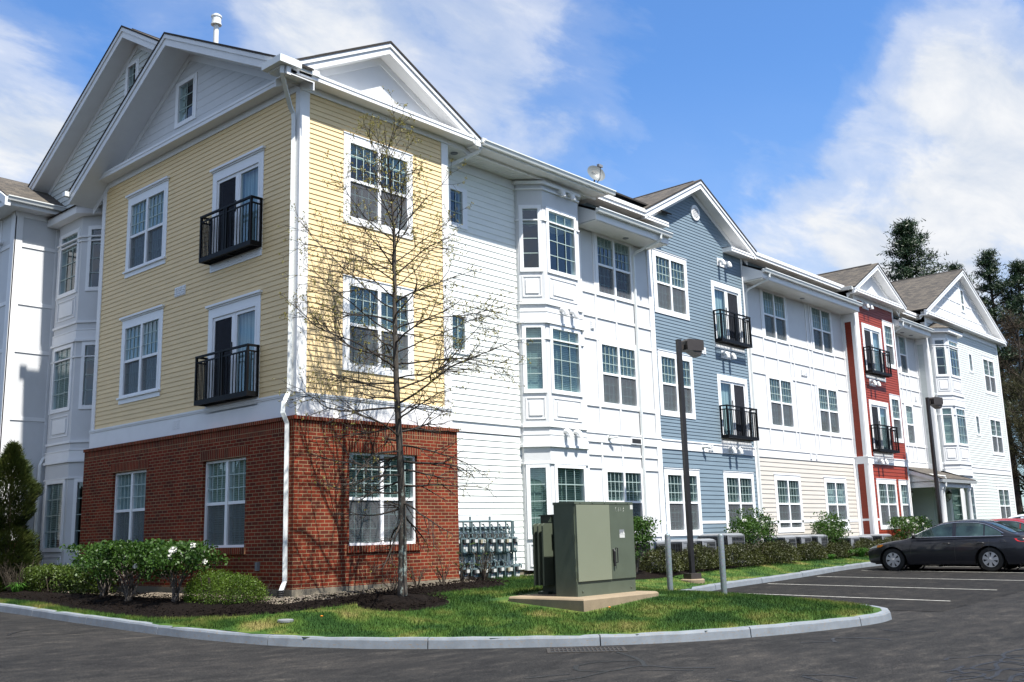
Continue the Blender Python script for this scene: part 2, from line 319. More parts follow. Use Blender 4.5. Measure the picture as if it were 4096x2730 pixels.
# ------------------------------------------------------------------ wall builders
def flatwall(mb,fr,u0,u1,v0,v1,ops=(),w=0,m=0,rot=False,top=None):
    us=sorted({u0,u1,*[o[0] for o in ops],*[o[1] for o in ops]}); vs=sorted({v0,v1,*[o[2] for o in ops],*[o[3] for o in ops]})
    us=[u for u in us if u0<=u<=u1]; vs=[v for v in vs if v0<=v<=v1]
    for i in range(len(us)-1):
        for j in range(len(vs)-1):
            uc=(us[i]+us[i+1])/2; vc=(vs[j]+vs[j+1])/2
            if any(o[0]<uc<o[1] and o[2]<vc<o[3] for o in ops): continue
            fr.quad(mb,us[i],us[i+1],vs[j],vs[j+1],w,m,rot)
def siding(mb,fr,u0,u1,v0,v1,expo,ops=(),lim=None,m=0,butt=.0135):
    """lapped boards as real tilted strips; lim(v)->(ua,ub) clips them under a gable"""
    n=max(1,round((v1-v0)/expo)); e=(v1-v0)/n
    for i in range(n):
        a=v0+i*e; b=a+e
        cuts=sorted({a,b,*[x for o in ops for x in (o[2],o[3]) if a<x<b]})
        for j in range(len(cuts)-1):
            p,q=cuts[j],cuts[j+1]; vc=(p+q)/2
            wp=butt*(1-(p-a)/e)+.002; wq=butt*(1-(q-a)/e)+.002
            la=(u0,u1) if lim is None else lim(p); lb=(u0,u1) if lim is None else lim(q)
            if la[1]-la[0]<.02: continue
            if lb[1]-lb[0]<0: mid=(lb[0]+lb[1])/2; lb=(mid,mid)
            act=sorted([o for o in ops if o[2]<vc<o[3]],key=lambda o:o[0])
            segs=[]; cur=None
            edges=[('L',)]+act
            x0=(la[0],lb[0])
            for o in act:
                segs.append((x0,(o[0],o[0]))); x0=(o[1],o[1])
            segs.append((x0,(la[1],lb[1])))
            for (s,t) in segs:
                if t[0]-s[0]<1e-4 and t[1]-s[1]<1e-4: continue
                mb.poly([fr.P(s[0],p,wp),fr.P(t[0],p,wp),fr.P(t[1],q,wq),fr.P(s[1],q,wq)],m)
                if j==0: mb.poly([fr.P(s[0],p,-.01),fr.P(t[0],p,-.01),fr.P(t[0],p,wp),fr.P(s[0],p,wp)],m)
OPS={}
def op(key,u0,u1,v0,v1,e=.05): OPS.setdefault(key,[]).append((u0-e,u1+e,v0-e,v1+e))

building=obj_empty('apartment_building',(0,0,0),'long three storey apartment building with yellow, white, blue and red clapboard fronts','building')
B=building
_wcache={}
def grid(mb,u0,u1,v0,v1,nc,nr,y,t=.0095,d=.012):
    for i in range(1,nc):
        x=u0+(u1-u0)*i/nc; mb.box(x-t,x+t,y-d/2,y+d/2,v0,v1)
    for j in range(1,nr):
        z=v0+(v1-v0)*j/nr; mb.box(u0,u1,y-d/2-.001,y+d/2+.001,z-t,z+t)
def window(fr,u0,u1,v0,v1,units=2,split=True,nc=4,nr=3,style='plain',blind='full',w=0,key=None,label=None,cas=.12,open_=False):
    """window unit; local frame: x right, z up, y into the wall (negative = proud)"""
    W=u1-u0; H=v1-v0
    if key: op(key,u0,u1,v0,v1,.045)
    ck=(round(W,3),round(H,3),units,split,nc,nr,style,blind,cas)
    if ck not in _wcache:
        f=MB(); D=.13
        # deep frame
        for a,b,c,d in ((-.05,0,-.05,H+.05),(W,W+.05,-.05,H+.05)): f.box(a,b,-.03,D,c,d)
        f.box(0,W,-.03,D,-.05,0); f.box(0,W,-.03,D,H,H+.05)
        gw=(W-.085*(units-1))/units
        sp=[(i*(gw+.085),i*(gw+.085)+gw) for i in range(units)]
        for i in range(units-1): f.box(sp[i][1],sp[i+1][0],-.028,.10,0,H)
        mid=H*.5
        if split:
            for a,b in sp: f.box(a,b,-.012,.06,mid-.03,mid+.03)
        if style!='none':
            e=.05; c_=cas
            f.box(-e-c_,-e,-.024,.002,-e,H+e); f.box(W+e,W+e+c_,-.024,.002,-e,H+e)
            if style=='crown':
                f.box(-e-c_,W+e+c_,-.024,.002,H+e,H+e+.16); f.box(-e-c_-.02,W+e+c_+.02,-.05,.002,H+e+.16,H+e+.19); f.box(-e-c_-.05,W+e+c_+.05,-.085,.002,H+e+.19,H+e+.235)
                f.box(-e-c_-.03,W+e+c_+.03,-.075,.002,-e-.04,-e); f.box(-e-c_,W+e+c_,-.03,.002,-e-.15,-e-.04)
            elif style=='thin':
                f.box(-e-c_,W+e+c_,-.024,.002,H+e,H+e+.05); f.box(-e-c_,W+e+c_,-.03,.002,-e-.05,-e)
            else:
                f.box(-e-c_,W+e+c_,-.026,.002,H+e,H+e+.13); f.box(-e-c_-.012,W+e+c_+.012,-.04,.002,H+e+.13,H+e+.15); f.box(-e-c_,W+e+c_,-.028,.002,-e-.11,-e)
        g=MB(); mu=MB(); sc=MB(); bl=MB(); bk=MB()
        for a,b in sp:
            if split:
                g.poly([(a,.018,mid),(b,.018,mid),(b,.018,H),(a,.018,H)]); g.poly([(a,.045,0),(b,.045,0),(b,.045,mid),(a,.045,mid)])
                grid(mu,a,b,mid+.03,H,nc,nr,.007); grid(mu,a,b,0,mid-.03,nc,nr,.053)
                sc.poly([(a,.008,0),(b,.008,0),(b,.008,mid-.03),(a,.008,mid-.03)])
            else:
                g.poly([(a,.02,0),(b,.02,0),(b,.02,H),(a,.02,H)]); grid(mu,a,b,0,H,nc,nr,.008)
            if blind!='none' and blind!='curtain':
                r=random.Random(int(W*100)+int(a*50)); lo={'full':0,'top':H*.86,'half':H*.45,'closed':0}[blind] if isinstance(blind,str) else H*blind
                z=lo; st=.046
                while z<H-.02:
                    if blind=='closed': bl.poly([(a+.01,.095,z),(b-.01,.095,z),(b-.01,.088,z+st-.006),(a+.01,.088,z+st-.006)])
                    else: bl.poly([(a+.01,.088,z),(b-.01,.088,z),(b-.01,.072,z+st*.74),(a+.01,.072,z+st*.74)])
                    z+=st
                for k in (.25,.75):
                    x=a+(b-a)*k; bl.poly([(x-.008,.075,lo),(x+.008,.075,lo),(x+.008,.075,H),(x-.008,.075,H)])
                if lo>0: bl.box(a+.01,b-.01,.08,.105,lo-.03,lo)
            elif blind=='curtain':
                n=14
                for i in range(n):
                    x=a+(b-a)*i/n; x2=a+(b-a)*(i+1)/n; bl.poly([(x,.09+.02*(i%2),0),(x2,.09+.02*((i+1)%2),0),(x2,.09+.02*((i+1)%2),H),(x,.09+.02*(i%2),H)])
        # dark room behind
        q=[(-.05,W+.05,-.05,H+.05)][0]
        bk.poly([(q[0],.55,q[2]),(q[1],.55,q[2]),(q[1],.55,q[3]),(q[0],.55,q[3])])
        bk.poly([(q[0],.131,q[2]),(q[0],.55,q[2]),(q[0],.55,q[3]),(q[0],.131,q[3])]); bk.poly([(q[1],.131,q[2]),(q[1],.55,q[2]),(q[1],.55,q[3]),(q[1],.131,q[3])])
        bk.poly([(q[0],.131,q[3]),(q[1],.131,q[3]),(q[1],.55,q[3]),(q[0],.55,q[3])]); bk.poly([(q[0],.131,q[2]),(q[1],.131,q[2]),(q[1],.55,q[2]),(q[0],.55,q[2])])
        root=f.build('window',M['vinylwin'],B)
        g.build('pane',M['glass'],root)
        if mu.f: mu.build('muntins',M['muntin'],root)
        if sc.f: sc.build('insect_screen',M['screen'],root)
        if bl.f: bl.build('curtain' if blind=='curtain' else 'blinds',M['curtain'] if blind=='curtain' else M['blind'],root)
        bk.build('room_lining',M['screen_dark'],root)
        _wcache[ck]=root; r=root
    else:
        r=copy_tree(_wcache[ck]); r.parent=B
    r.location=fr.P(u0,v0,w); r.rotation_euler=(0,0,fr.a)
    if label: r['label']=label
    return r
def door(fr,u0,u1,v0,v1,style='plain',w=0,key=None,dark_left=True,label=None):
    W=u1-u0; H=v1-v0
    if key: op(key,u0,u1,v0,v1,.045)
    f=MB()
    for a,b,c,d in ((-.05,0,-.05,H+.05),(W,W+.05,-.05,H+.05),(0,W,H,H+.05),(0,W,-.05,0)): f.box(a,b,-.03,.13,c,d)
    mid=W/2
    f.box(mid-.045,mid+.045,-.005,.07,0,H)
    for a,b in ((0,mid-.045),(mid+.045,W)):
        f.box(a,a+.05,.0,.06,0,H); f.box(b-.05,b,.0,.06,0,H); f.box(a+.05,b-.05,.0,.06,H-.07,H); f.box(a+.05,b-.05,.0,.06,0,.09)
    e=.05;c_=.12
    f.box(-e-c_,-e,-.024,.002,-e,H+e); f.box(W+e,W+e+c_,-.024,.002,-e,H+e)
    if style=='crown':
        f.box(-e-c_,W+e+c_,-.024,.002,H+e,H+e+.16); f.box(-e-c_-.02,W+e+c_+.02,-.05,.002,H+e+.16,H+e+.19); f.box(-e-c_-.05,W+e+c_+.05,-.085,.002,H+e+.19,H+e+.235)
    else: f.box(-e-c_,W+e+c_,-.026,.002,H+e,H+e+.13)
    f.box(-e-c_,W+e+c_,-.03,.002,-.22,-e)
    d=f.build('balcony_door',M['vinylwin'],B)
    g=MB(); g.poly([(0,.03,0),(W,.03,0),(W,.03,H),(0,.03,H)]); g.build('pane',M['glass'],d)
    s=MB(); a,b=(.05,mid-.09) if dark_left else (mid+.09,W-.05); s.poly([(a,.015,.09),(b,.015,.09),(b,.015,H-.07),(a,.015,H-.07)])
    s.build('insect_screen',M['screen_door'],d)
    c=MB(); a,b=(mid+.02,W) if dark_left else (0,mid-.02); n=18
    for i in range(n):
        x=a+(b-a)*i/n; x2=a+(b-a)*(i+1)/n; c.poly([(x,.11+.03*(i%2),0),(x2,.11+.03*((i+1)%2),0),(x2,.11+.03*((i+1)%2),H),(x,.11+.03*(i%2),H)])
    c.build('curtain',M['curtain'],d)
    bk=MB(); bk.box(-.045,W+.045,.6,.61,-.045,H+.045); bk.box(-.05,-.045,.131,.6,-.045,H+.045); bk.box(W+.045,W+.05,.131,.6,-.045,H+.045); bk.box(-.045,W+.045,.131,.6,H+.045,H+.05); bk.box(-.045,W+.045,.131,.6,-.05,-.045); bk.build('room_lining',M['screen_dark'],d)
    h=MB(); h.box(mid-.075,mid-.055,-.03,.0,.95,1.2); h.build('handle',M['plastic'],d)
    d.location=fr.P(u0,v0,w); d.rotation_euler=(0,0,fr.a)
    if label: d['label']=label
    return d
m_,nt_,b_=nmat('door_insect_screen'); nt_.nodes.clear(); _o=nt_.nodes.new('ShaderNodeOutputMaterial'); _d=nt_.nodes.new('ShaderNodeBsdfDiffuse'); _n=noise(nt_,30,2,.5,objco(nt_)); _r=ramp(nt_,[(.3,(.028,.03,.036)),(.7,(.04,.042,.05))],_n.outputs[0]); nt_.links.new(_r.outputs[0],_d.inputs[0]); _t=nt_.nodes.new('ShaderNodeBsdfTransparent'); _m=nt_.nodes.new('ShaderNodeMixShader'); _m.inputs[0].default_value=.85; nt_.links.new(_t.outputs[0],_m.inputs[1]); nt_.links.new(_d.outputs[0],_m.inputs[2]); nt_.links.new(_m.outputs[0],_o.inputs[0]); M['screen_door']=m_
def balcony(fr,u0,u1,v0,label,dep=.30,H=1.03):
    b=MB()
    for w_ in (.03,dep-.04): fr.box(b,u0,u1,v0,v0+.06,w_,w_+.04)
    for u_ in (u0,u1-.04,(u0+u1)/2-.02): fr.box(b,u_,u_+.04,v0+.001,v0+.059,.07,dep-.04)
    k_=u0+.04
    while k_<u1-.08: fr.box(b,k_+.035,k_+.052,v0+.03,v0+.055,.07,dep-.04); k_+=.07
    for w_ in (.12,.20): fr.box(b,u0+.04,u1-.04,v0+.02,v0+.03,w_,w_+.012)
    fr.box(b,u0,u1,v0+.06,v0+.10,dep-.05,dep); fr.box(b,u0,u0+.04,v0+.06,v0+.10,.03,dep-.05); fr.box(b,u1-.04,u1,v0+.06,v0+.10,.03,dep-.05)
    f=b.build('balcony',M['black'],B,label=label)
    r=MB(); t=v0+H; um=(u0+u1)/2
    for u in (u0,um-.06,um+.02,u1-.05): fr.box(r,u,u+.045,v0+.10,t-.04,dep-.045,dep)
    for u in (u0,u1-.045): fr.box(r,u,u+.045,v0+.10,t-.04,.03,.07)
    fr.box(r,u0-.003,u1+.003,t-.04,t,dep-.048,dep+.003); fr.box(r,u0+.045,u1-.045,t-.15,t-.12,dep-.036,dep-.01)
    for u in (u0-.003,u1-.045): fr.box(r,u,u+.048,t-.04,t,.03,dep-.048)
    for u in (u0+.01,u1-.035): fr.box(r,u,u+.025,t-.15,t-.12,.07,dep-.045)
    r.build('railing',M['black'],f)
    p=MB(); n=int((u1-u0)/.105)
    for i in range(1,n):
        u=u0+(u1-u0)*i/n
        if abs(u-um)<.07: continue
        fr.box(p,u-.008,u+.008,v0+.10,t-.12,dep-.032,dep-.016)
    for u in (u0+.022,u1-.022):
        for k in (1,2): 
            w=.07+(dep-.115)*k/3; fr.box(p,u-.008,u+.008,v0+.10,t-.15,w-.008,w+.008)
    p.build('balusters',M['black'],f)
    l=MB(); fr.box(l,u0+.05,u1-.05,v0-.13,v0+.0,.016,.035); l.build('ledger_board',M['white'],f)
    k=MB()
    for u in (um-.25,um+.25):
        P=fr.P(u,v0-.06,.04); k.lathe([(.015,0),(.015,.01),(.001,.012)],(P.x,P.y,P.z),8,0,'x' if abs(fr.N.x)>.5 else 'y')
    k.build('bolts',M['black'],f)
    return f
def vent_hood(fr,u,v,w=0.0,plate=True):
    """pair of white elbow dryer vents"""
    g=MB()
    if plate: fr.box(g,u-.30,u+.30,v-.13,v+.13,.0,.03)
    for du in (-.2,.2):
        p=[fr.P(u+du,v+.03,w)];
        for k in range(7):
            a=k/6*PI/2; p.append(fr.P(u+du,v+.03-.11*(1-math.cos(a)),w+.06+.11*math.sin(a)))
        g.tube(p,.062,12); g.tube([p[-1]+Vector((0,0,.01)),p[-1]-Vector((0,0,.05))],.07,12)
    return g.build('exhaust_vent',M['white'],B,smooth=False)
def louver(fr,u,v,n=1,w=.012):
    g=MB()
    for i in range(n):
        x=u+(i-(n-1)/2)*.155; fr.box(g,x-.07,x+.07,v-.11,v+.11,0,w+.012)
        for k in range(4): fr.box(g,x-.055,x+.055,v-.09+k*.05,v-.06+k*.05,w+.012,w+.026)
    return g.build('louver_vent',M['white'],B)
def gutter(fr,u0,u1,vt,w0,name='gutter',mat='gutter'):
    g=MB(); fr.extr(g,[(w0,vt-.115),(w0,vt),(w0+.012,vt),(w0+.012,vt-.02),(w0+.105,vt-.02),(w0+.105,vt),(w0+.125,vt+.004),(w0+.125,vt-.022),(w0+.108,vt-.04),(w0+.085,vt-.115)],u0,u1)
    return g.build(name,M[mat],B)
def downspout(pts,r=.042,sub=True):
    g=MB(); g.tube(pts,r,4,aspect=1.25); o=g.build('downspout',M['gutter'],B); return o
def uvslope(mb,a,b,c,d,m=0,off=0):
    """shingle quad a-b (eave) d-c (top) with uv in metres"""
    a,b,c,d=map(Vector,(a,b,c,d)); L=(b-a).length; H=(d-a).length; H2=(c-b).length
    mb.poly([a,b,c,d],m,[(off,0.001),(off+L,0.001),(off+L-(L-(c-d).length)/2,H2),(off+(L-(c-d).length)/2,H)])
def gable(fr,L,A,R,wf,depth,label=None,crown=.12,fas=.19,ovw=None,soffit_w0=0.0,clipL=None,clipR=None):
    """gable roof; L,A,R = (u,v) of the top of the roof at the front plane w=wf; runs back to w=-depth"""
    r=MB(); t=.045
    off=0
    def at(P,Q,u): return (u,P[1]+(Q[1]-P[1])*(u-P[0])/(Q[0]-P[0]))
    parts=[]
    if clipL is None: parts.append((L,A,depth))
    else: c_=at(L,A,clipL); parts+= [(L,c_,-.02),(c_,A,depth)]
    if clipR is None: parts.append((A,R,depth))
    else: c_=at(A,R,clipR); parts+= [(A,c_,depth),(c_,R,-.02)]
    for P,Q,dp in parts:
        fr.prism(r,[P,Q,(Q[0],Q[1]-t),(P[0],P[1]-t)],-dp,wf+.035)
    # top faces with uv for the shingles
    e=.003
    L_=L if clipL is None else at(L,A,clipL); R_=R if clipR is None else at(A,R,clipR)
    uvslope(r,fr.P(L_[0],L_[1]+e,wf+.035),fr.P(L_[0],L_[1]+e,-depth),fr.P(A[0],A[1]+e,-depth),fr.P(A[0],A[1]+e,wf+.035),1)
    uvslope(r,fr.P(R_[0],R_[1]+e,-depth),fr.P(R_[0],R_[1]+e,wf+.035),fr.P(A[0],A[1]+e,wf+.035),fr.P(A[0],A[1]+e,-depth),1)
    c=.10
    fr.prism(r,[(A[0]-c,A[1]-c*.5+.02),(A[0],A[1]+.03),(A[0]+c,A[1]-c*.5+.02),(A[0]+c,A[1]-c*.5-.01),(A[0]-c,A[1]-c*.5-.01)],-depth,wf-.25)
    ro=r.build('roof',[M['ridge'],M['shingle']],B,label=label) if label else r.build('roof',[M['ridge'],M['shingle']],B)
    f=MB()
    def run(t0,t1,w0,w1):
        fr.prism(f,[(L[0],L[1]-t0),(A[0],A[1]-t0),(A[0],A[1]-t1),(L[0],L[1]-t1)],w0,w1); fr.prism(f,[(A[0],A[1]-t0),(R[0],R[1]-t0),(R[0],R[1]-t1),(A[0],A[1]-t1)],w0,w1)
    run(t,t+crown,wf-.10,wf+.02); run(t+crown,t+crown+fas,wf-.10,wf-.008); run(t+crown+fas*.78,t+crown+fas*.9,soffit_w0,wf-.10)
    f.build('rake_board',M['white'],ro)
    # rake frieze on the wall
    k=MB(); t0=t+crown+fas*.9
    for P,Q in ((L,A),(A,R)):
        fr.prism(k,[(P[0],P[1]-t0),(Q[0],Q[1]-t0),(Q[0],Q[1]-t0-.16),(P[0],P[1]-t0-.16)],soffit_w0+.004,soffit_w0+.028)
    k.build('rake_frieze',M['white'],ro)
    return ro
M['ridge']=paint('ridge_shingle',(.035,.03,.027),.95,.3,sc=30)
def cornice(fr,u0,u1,vb,wf,h=.16,w0=0):
    """horizontal boxed cornice, flat soffit"""
    g=MB(); fr.box(g,u0,u1,vb,vb+h,wf-.03,wf); fr.box(g,u0+.012,u1-.012,vb+h*.55,vb+h*.7,wf,wf+.012)
    fr.box(g,u0,u1,vb+.01,vb+.03,w0,wf-.03)

    g.poly([fr.P(u0,vb+h,wf),fr.P(u1,vb+h,wf),fr.P(u1,vb+h+.04,w0),fr.P(u0,vb+h+.04,w0)]) 
    fr.box(g,u0,u0+.02,vb+.03,vb+h-.001,w0,wf-.03); fr.box(g,u1-.02,u1,vb+.03,vb+h-.001,w0,wf-.03)
    return g.build('cornice',M['white'],B)
def grooved_soffit(fr,u0,u1,v,w0,w1):
    g=MB(); n=max(2,int((u1-u0)/.10)); e=(u1-u0)/n
    for i in range(n):
        a=u0+i*e; fr.box(g,a+.006,a+e-.006,v,v+.02,w0,w1)
    fr.box(g,u0,u1,v+.012,v+.03,w0,w1,0)
    return g.build('soffit',M['vinyl'],B)
def can_light(fr,u,v,w):
    P=fr.P(u,v,w); g=MB(); g.lathe([(.001,-.012),(.05,-.014),(.085,-.012),(.09,.0),(.05,.004)],P,16); return g.build('soffit_light',M['acshell'],B)

# story levels
H3,S3,H2,S2,H1,S1=8.784,7.195,5.734,4.148,2.29,.726
F0=Fr((0,0,0)); FL=Fr((0,0,0),-90)          # yellow volume: right face, left face (u = -y)
F1=Fr((0,.55,0)); F2=Fr((0,.51,0))

# ============ YELLOW VOLUME
XR=4.05; YD=8.25
window(F0,1.243,2.804,S3,H3,key='y0',blind='top'); window(F0,1.243,2.804,S2,H2,key='y0',blind='full')
for a,b in ((-6.75,-5.205),):
    window(FL,a,b,S3,H3,key='yl',style='crown',blind='curtain'); window(FL,a,b,S2,H2,key='yl',style='crown',blind='curtain')
for v in (6.60,3.55):
    door(FL,-2.95,-1.38,v,v+1.81,'crown',key='yl')
    balcony(FL,-3.12,-1.2,v-.05,'black steel balcony on the yellow wall, '+('upper' if v>5 else 'lower'),.30)
g=MB(); siding(g,F0,.2,XR-.19,3.46,9.55,.105,OPS['y0']); g.build('siding',M['yellow'],B,label='pale yellow clapboard')
g=MB(); siding(g,FL,-YD+.17,-.12,3.46,9.55,.105,OPS['yl']); g.build('siding',M['yellow'],B,label='pale yellow clapboard')
g=MB()
F0.box(g,0,.2,3.46,9.54,0,.03); F0.box(g,XR-.19,XR,3.46,9.54,0,.03); FL.box(g,-.12,.03,3.46,9.54,0,.03); FL.box(g,-YD,-YD+.17,3.46,9.54,0,.03)
F0.box(g,-.035,XR,9.54,9.70,0,.045); FL.box(g,-YD,.0,9.54,9.70,0,.035)
g.build('corner_board',M['white'],B)
g=MB(); F0.box(g,-.03,XR+.03,2.98,3.42,0,.03); F0.box(g,-.055,XR+.03,3.42,3.46,0,.055); FL.box(g,-YD-.03,.0,2.98,3.42,0,.03); FL.box(g,-YD-.03,.0,3.42,3.46,0,.055)
F0.box(g,-.045,XR+.03,3.39,3.42,0,.045); FL.box(g,-YD-.03,.0,3.39,3.42,0,.045)
g.build('band_board',M['white'],B)
# brick storey, proud by .1
bo=[(1.243-.05,2.921+.05,.635-.05,2.33+.05)]
bl=[(-6.816-.05,-5.38+.05,.66-.05,2.30+.05),(-2.97-.05,-1.515+.05,.66-.05,2.30+.05)]
g=MB()
for fr,u0,u1,ops in ((F0,-.1,XR+.1,bo),(FL,-YD-.1,.1,bl)):
    flatwall(g,fr,u0,u1,-.16,2.72,[(o[0],o[1],o[2]-.0,o[3]) for o in ops],.1)
    for o in ops:
        for q in ([(o[0],o[2]),(o[0],o[3])],[(o[1],o[2]),(o[1],o[3])],[(o[0],o[3]),(o[1],o[3])]):
            (a,b),(c,d)=q; g.poly([fr.P(a,b,.1),fr.P(a,b,0),fr.P(c,d,0),fr.P(c,d,.1)],0,[(0,b),(.1,b),(.1,b+max(.01,d-b)),(0,b+max(.01,d-b))])
    # back of recess above/below
FR=Fr((XR,0,0),90)
flatwall(g,FR,-.1,.45,-.16,2.72,[],.1)
g.build('wall',M['brick'],B,label='red brick ground storey')
g=MB()
for fr,u0,u1,ops in ((F0,-.1,XR+.1,bo),(FL,-YD-.1,.1,bl),(FR,-.1,.45,[])):
    flatwall(g,fr,u0,u1,2.72,2.93,[],.1,rot=True)
    fr.box(g,u0-.0 if fr is not F0 else u0-.03,u1+.03,2.93,3.0,-.02,.135)
    for i in range(len(g.f)-6,len(g.f)): g.uv[i]=[(fr.P(0,0).x*0+p[2]*1.0,(p[0]+p[1])) for p in [g.v[k] for k in g.f[i]]]
    for o in ops:
        fr.quad(g,o[0]-.1,o[1]+.1,o[3],o[3]+.21,.106,0,True)
        k=len(g.f); fr.box(g,o[0]-.06,o[1]+.06,o[2]-.13,o[2]-.0,.0,.135)
        for i in range(k,len(g.f)): g.uv[i]=[(p[2],(p[0]+p[1])) for p in [g.v[q] for q in g.f[i]]]
g.build('brick_course',M['soldier'],B)
g=MB(); F0.box(g,-.12,XR+.1,-.75,-.16,-.3,.115); FL.box(g,-YD-.1,-.3,-.75,-.16,-.3,.12); g.build('foundation',M['foundation'],B)
window(F0,1.243,2.921,.635,2.33,style='none',blind='full',w=.0)
window(FL,-6.816,-5.38,.66,2.30,style='none',blind='curtain'); window(FL,-2.97,-1.515,.66,2.30,style='none',blind='closed')
# yellow roofs
cornice(F0,-.75,XR+.55,9.66,.36,.15); cornice(FL,-YD-.45,.36,9.68,.30,.15,0)
gable(F0,(-.62,9.83),(2.06,11.24),(4.82,9.83),.34,4.2,crown=.09,fas=.15,clipL=.06)
gable(FL,(-8.78,9.50),(-4.28,12.17),(.45,9.84),.66,14,crown=.10,fas=.17,clipR=-.35)
g=MB()
def lim_y(v): t=(v-9.7)/(11.0-9.7); return (.12+t*(2.06-.12),4.0-t*(4.0-2.06))
g.poly([F0.P(-.6,9.6,.005),F0.P(4.7,9.6,.005),F0.P(2.06,11.05,.005)]); g.build('pediment',M['white_flat'],B)
g=MB(); siding(g,FL,-8.3,.2,9.80,11.95,.19,[(-4.72-.05,-4.08+.05,10.28-.05,11.2+.05)],lambda v:(-8.25+(v-9.7)*1.74,.0-(v-9.7)*1.93),butt=.006); g.build('pediment',M['white_flat'],B)
window(FL,-4.72,-4.08,10.28,11.2,1,False,2,3,'thin','none',cas=.09,w=.002)
g=MB() # boxed gutter return at the corner
g.box(-.86,-.36,-.52,-.34,9.70,9.84); g.box(-.86,-.72,-.34,.10,9.70,9.84); g.box(-.82,-.40,-.48,-.36,9.84,9.87)
g.box(-.72,-.36,-.36,.05,9.66,9.70); g.box(-.36,.16,-.40,-.345,9.74,9.86)
g.build('gutter_box',M['gutter'],B)
g=MB(); g.box(4.82,4.98,-.42,-.22,9.70,9.82); g.build('gutter_box',M['gutter'],B)
g=MB(); g.box(-.80,-.62,8.70,8.84,9.36,9.48); g.build('gutter_box',M['gutter'],B)
downspout([(-.70,-.38,9.72),(-.70,-.36,9.56),(-.62,-.28,9.50),(-.20,.06,9.14),(-.10,.10,9.05),(-.085,.10,8.9),(-.085,.10,3.7),(-.09,.10,3.45),(-.24,.05,3.22),(-.26,.05,3.05),(-.16,.05,2.85),(-.155,.05,0.2),(-.155,.05,-.02),(-.26,.02,-.2)],.046)
g=MB(); 
for i in range(6): g.lathe([(.055,0),(.066,.01),(.066,.022),(.055,.032)],(-.27,.02,-.36+i*.034),12)
g.build('drain_boot',M['plastic'],B)
downspout([(4.88,-.33,9.72),(4.88,-.30,9.56),(4.83,-.22,9.5),(4.5,.30,9.25),(4.42,.44,9.15),(4.40,.48,8.95),(4.30,.50,8.85),(4.08,.52,8.8)],.042)
louver(FL,-4.33,6.21,3); louver(FL,-4.27,3.23,2)
g=MB(); F_=FL; FL.box(g,-1.0,-.93,.17,.33,.1,.16); g.build('electrical_box',M['acshell'],B)
# flue on the roof behind
g=MB(); g.tube([(1.0,4.9,11.7),(1.0,4.9,13.28)],.065,14); g.lathe([(.07,0),(.13,.01),(.13,.04),(.115,.05),(.115,.20),(.13,.21),(.13,.25),(.06,.30),(.001,.31)],(1.0,4.9,13.22),14); g.build('flue_pipe',M['chrome_matte'] if 'chrome_matte' in M else M['gutter'],B,smooth=False)

